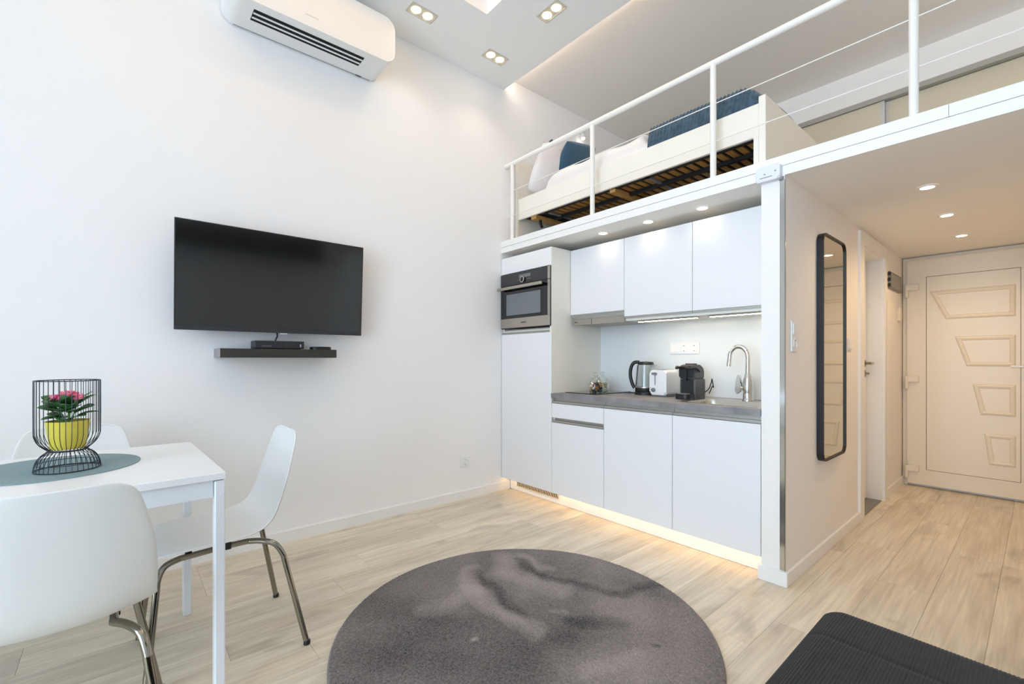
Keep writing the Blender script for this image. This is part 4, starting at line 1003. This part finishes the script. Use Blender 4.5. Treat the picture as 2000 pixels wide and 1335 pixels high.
# ------------------------------------------------------------------ rug
def rug():
    import numpy as np
    cx, cy, Rr = 1.600, 1.252, 0.748
    arcs = [([(1.055, 1.371), (1.189, 1.264), (1.363, 1.233), (1.513, 1.228), (1.674, 1.255)], 0.060, 0.62),
            ([(1.251, 1.019), (1.262, 1.115), (1.246, 1.235)], 0.075, 0.42), ([(1.20, 1.20), (1.33, 1.12)], 0.09, 0.2),
            ([(1.071, 1.584), (1.194, 1.496), (1.328, 1.519), (1.5, 1.559)], 0.085, 0.55), ([(1.20, 1.44), (1.42, 1.44)], 0.09, 0.25),
            ([(1.085, 1.68), (1.273, 1.66), (1.341, 1.704)], 0.035, 0.45), ([(1.505, 1.894), (1.798, 1.989)], 0.09, 0.15),
            ([(1.088, 1.373), (1.345, 1.32), (1.525, 1.29)], 0.045, -0.40), ([(1.134, 1.618), (1.395, 1.597), (1.673, 1.731)], 0.040, -0.40),
            ([(1.715, 1.752), (1.746, 1.853), (1.767, 1.968)], 0.045, -0.40), ([(1.706, 1.406), (1.871, 1.554)], 0.05, -0.40),
            ([(1.549, 1.030), (1.556, 1.042)], 0.018, 0.95), ([(1.621, 1.407), (1.64, 1.44)], 0.02, 0.35), ([(2.021, 1.525), (2.025, 1.535)], 0.014, -0.5),
            ([(1.081, 0.773), (1.193, 0.878), (1.345, 0.964)], 0.16, -0.22), ([(1.359, 0.755), (1.621, 0.925), (1.762, 1.046)], 0.15, -0.26),
            ([(1.87, 1.667), (2.04, 1.697), (2.114, 1.457), (1.955, 1.231)], 0.20, 0.40), ([(1.96, 1.198), (1.98, 1.343), (2.024, 1.437)], 0.04, 0.22),
            ([(1.62, 1.13), (1.80, 1.30)], 0.10, -0.15)]
    n = 440
    a = np.linspace(-1, 1, n); A, Bm = np.meshgrid(a, a, indexing='ij')
    big = np.abs(A) > np.abs(Bm)
    rr = np.where(big, A, Bm); ph = np.where(big, np.pi / 4 * Bm / np.where(np.abs(A) < 1e-9, 1e-9, A), np.pi / 2 - np.pi / 4 * A / np.where(np.abs(Bm) < 1e-9, 1e-9, Bm))
    RR = np.abs(rr) * Rr; ux = rr * np.cos(ph); uy = rr * np.sin(ph)
    rg_ = np.random.RandomState(4)
    inner = (np.abs(rr) < 0.999)
    X = cx + ux * Rr + inner * rg_.uniform(-1, 1, A.shape) * 0.0014; Y = cy + uy * Rr + inner * rg_.uniform(-1, 1, A.shape) * 0.0014
    edge = np.clip((Rr - RR) / 0.012, 0, 1); top = 0.016 * np.sqrt(np.clip(1 - (1 - edge) ** 2, 0, 1)) + 0.004
    soft = 0.0015 * np.sin(9 * X + 3 * Y) * np.sin(7 * Y - 2 * X)
    Z = top + (rg_.uniform(-1, 1, A.shape) * 0.0022 + soft) * edge
    val = np.zeros_like(X)
    # warped lookup so that the brushed strokes have soft, uneven borders
    Xw = X + 0.012 * np.sin(23 * Y + 9 * X) + 0.006 * np.sin(61 * X - 37 * Y); Yw = Y + 0.012 * np.sin(19 * X - 11 * Y + 1) + 0.006 * np.sin(53 * Y + 41 * X)
    for pts, wdt, amt in arcs:
        d = np.full(X.shape, 9.0)
        for (x0, y0), (x1, y1) in zip(pts, pts[1:]):
            L2 = (x1 - x0) ** 2 + (y1 - y0) ** 2; t_ = np.clip(((Xw - x0) * (x1 - x0) + (Yw - y0) * (y1 - y0)) / L2, 0, 1)
            d = np.minimum(d, np.hypot(Xw - x0 - t_ * (x1 - x0), Yw - y0 - t_ * (y1 - y0)))
        val += amt * np.clip(1.15 * (1 - d / wdt), 0, 1) ** 0.7
    for fx, fy, p_, am in ((5, 3, 0.3, 0.07), (3, -6, 1.7, 0.06), (11, 7, 2.2, 0.06), (9, -13, 0.9, 0.05), (29, 17, 0.4, 0.03)): val += am * np.sin(fx * X + fy * Y + p_ + 1.3 * np.sin(4 * Y))
    speck = rg_.uniform(-1, 1, A.shape) * 0.22
    f = np.clip(0.43 + 0.66 * val + speck, 0, 1)
    verts = np.stack([X, Y, Z], -1).reshape(-1, 3)
    idx = np.arange(n * n).reshape(n, n)
    q = np.stack([idx[:-1, :-1], idx[1:, :-1], idx[1:, 1:], idx[:-1, 1:]], -1).reshape(-1, 4)
    ring = np.concatenate([idx[:-1, 0], idx[-1, :-1], idx[:0:-1, -1], idx[0, :0:-1]]); na = len(ring)
    # skirt to the floor
    sk0 = len(verts); sv = verts[ring].copy(); sv[:, 2] = 0.0005; verts = np.concatenate([verts, sv]); f = np.concatenate([f.reshape(-1), np.full(na, 0.3)])
    so = np.arange(na) + sk0; q = np.concatenate([q, np.stack([np.roll(ring, -1), ring, so, np.roll(so, -1)], -1)])
    me = bpy.data.meshes.new('round_rug')
    me.from_pydata(verts.tolist(), [], q.tolist()); me.update()
    at = me.color_attributes.new('pile', 'FLOAT_COLOR', 'POINT')
    at.data.foreach_set('color', np.stack([f, f, f, np.ones_like(f)], -1).astype(np.float32).ravel())
    m = bpy.data.materials.new('rug_pile'); m.use_nodes = True; nt = m.node_tree; p = nt.nodes['Principled BSDF']
    p.inputs['Roughness'].default_value = 0.95; p.inputs['Sheen Weight'].default_value = 0.25; p.inputs['Specular IOR Level'].default_value = 0.1
    a = nt.nodes.new('ShaderNodeAttribute'); a.attribute_name = 'pile'
    r = nt.nodes.new('ShaderNodeValToRGB'); r.color_ramp.elements[0].color = srgb(54, 51, 50); r.color_ramp.elements[1].color = srgb(166, 156, 152)
    nt.links.new(a.outputs['Fac'], r.inputs[0]); nt.links.new(r.outputs[0], p.inputs['Base Color'])
    for pl_ in me.polygons: pl_.use_smooth = True
    tag(link('round_rug', me, m), 'round dark grey shaggy rug in the middle of the floor', 'rug')
rug()

# ------------------------------------------------------------------ corduroy daybed
def daybed():
    t = thing('daybed', 'dark grey corduroy daybed at the foot of the picture', 'daybed', (0, 0, 0))
    x0, x1, y0, y1, z0, z1, r = 2.578, 3.60, -0.75, 1.500, 0.10, 0.425, 0.066
    for x in (x0 + 0.12, x1 - 0.12):
        for y in (y0 + 0.12, y1 - 0.12): MB().lathe([(0.018, 0.0), (0.024, 0.09), (0.024, 0.101)], (x, y), 14).build('leg', BLK, t, 40)
    import numpy as np
    def face(ax, const, us, vs):
        return ax, const, us, vs
    verts = []; faces = []
    def add(fn, us, vs):
        base = len(verts); nu, nv = len(us), len(vs)
        for u in us:
            for v in vs:
                p = np.array(fn(u, v), float)
                lo = np.array([x0 + r, y0 + r, z0 + r]); hi = np.array([x1 - r, y1 - r, z1 - r])
                q = np.clip(p, lo, hi); d = p - q; L = np.linalg.norm(d); n = d / max(L, 1e-9)
                s = p[0]
                if p[0] <= x0 + 1e-6: s = x0 - (z1 - p[2])
                if p[0] >= x1 - 1e-6: s = x1 + (z1 - p[2])
                rib = 0.0019 * abs(math.sin(PI * s / 0.0066)) ** 0.7
                sag = 0.006 * math.sin(4 * p[0] + 1) * math.sin(3 * p[1]) if p[2] >= z1 - 1e-6 else 0
                seam = -0.0018 * math.exp(-((p[1] - 1.30) / 0.008) ** 2) if p[2] >= z1 - 1e-6 else 0
                wp = q + n * (r + rib + seam); wp[2] += sag
                verts.append(tuple(wp))
        for i in range(nu - 1):
            for j in range(nv - 1):
                a = base + i * nv + j; faces.append((a, a + nv, a + nv + 1, a + 1))
    xsn = np.linspace(x0, x1, 1120); ysn = np.concatenate([np.linspace(y0, 1.2, 30), np.linspace(1.22, 1.38, 40), np.linspace(1.39, y1, 24)]); zsn = np.linspace(z0, z1, 30)
    zfine = np.linspace(z0, z1, 330); ysc = ysn
    add(lambda u, v: (u, v, z1), xsn, ysn)
    add(lambda u, v: (u, y1, v), xsn, zsn[::-1]); add(lambda u, v: (u, y0, v), xsn, zsn)
    add(lambda u, v: (x0, v, u), zfine, ysc); add(lambda u, v: (x1, v, u), zfine[::-1], ysc)
    add(lambda u, v: (u, v, z0), np.linspace(x0, x1, 20), np.linspace(y1, y0, 20))
    me = bpy.data.meshes.new('cushion'); me.from_pydata(verts, [], faces); me.update()
    bm = bmesh.new(); bm.from_mesh(me); bmesh.ops.remove_doubles(bm, verts=bm.verts, dist=0.0004); bmesh.ops.recalc_face_normals(bm, faces=bm.faces); bm.to_mesh(me); bm.free()
    for f in me.polygons: f.use_smooth = True
    link('cushion', me, mat('corduroy', (21, 22, 22), 0.9, sheen=0.08, noise=(22, (33, 34, 32), 5, (1, 5, 1)), bump=(260, 0.3, 0.001, (0.2, 1.5, 0.2))), t)
daybed()

# ------------------------------------------------------------------ dark cupboard opposite the television (seen in its screen)
cb = thing('wall_cupboard', 'long dark wall cupboard mirrored in the television screen', 'cupboard', (0, 0, 0))
B(3.90, XR - 0.001, 0.35, 2.15, 1.96, 2.24, 0.002, 1).build('cupboard_body', SHM, cb)
for k in range(3): B(3.882, 3.8985, 0.352 + 0.6 * k, 0.948 + 0.6 * k, 1.963, 2.237, 0.002, 1).build('cupboard_door', SHM, cb)
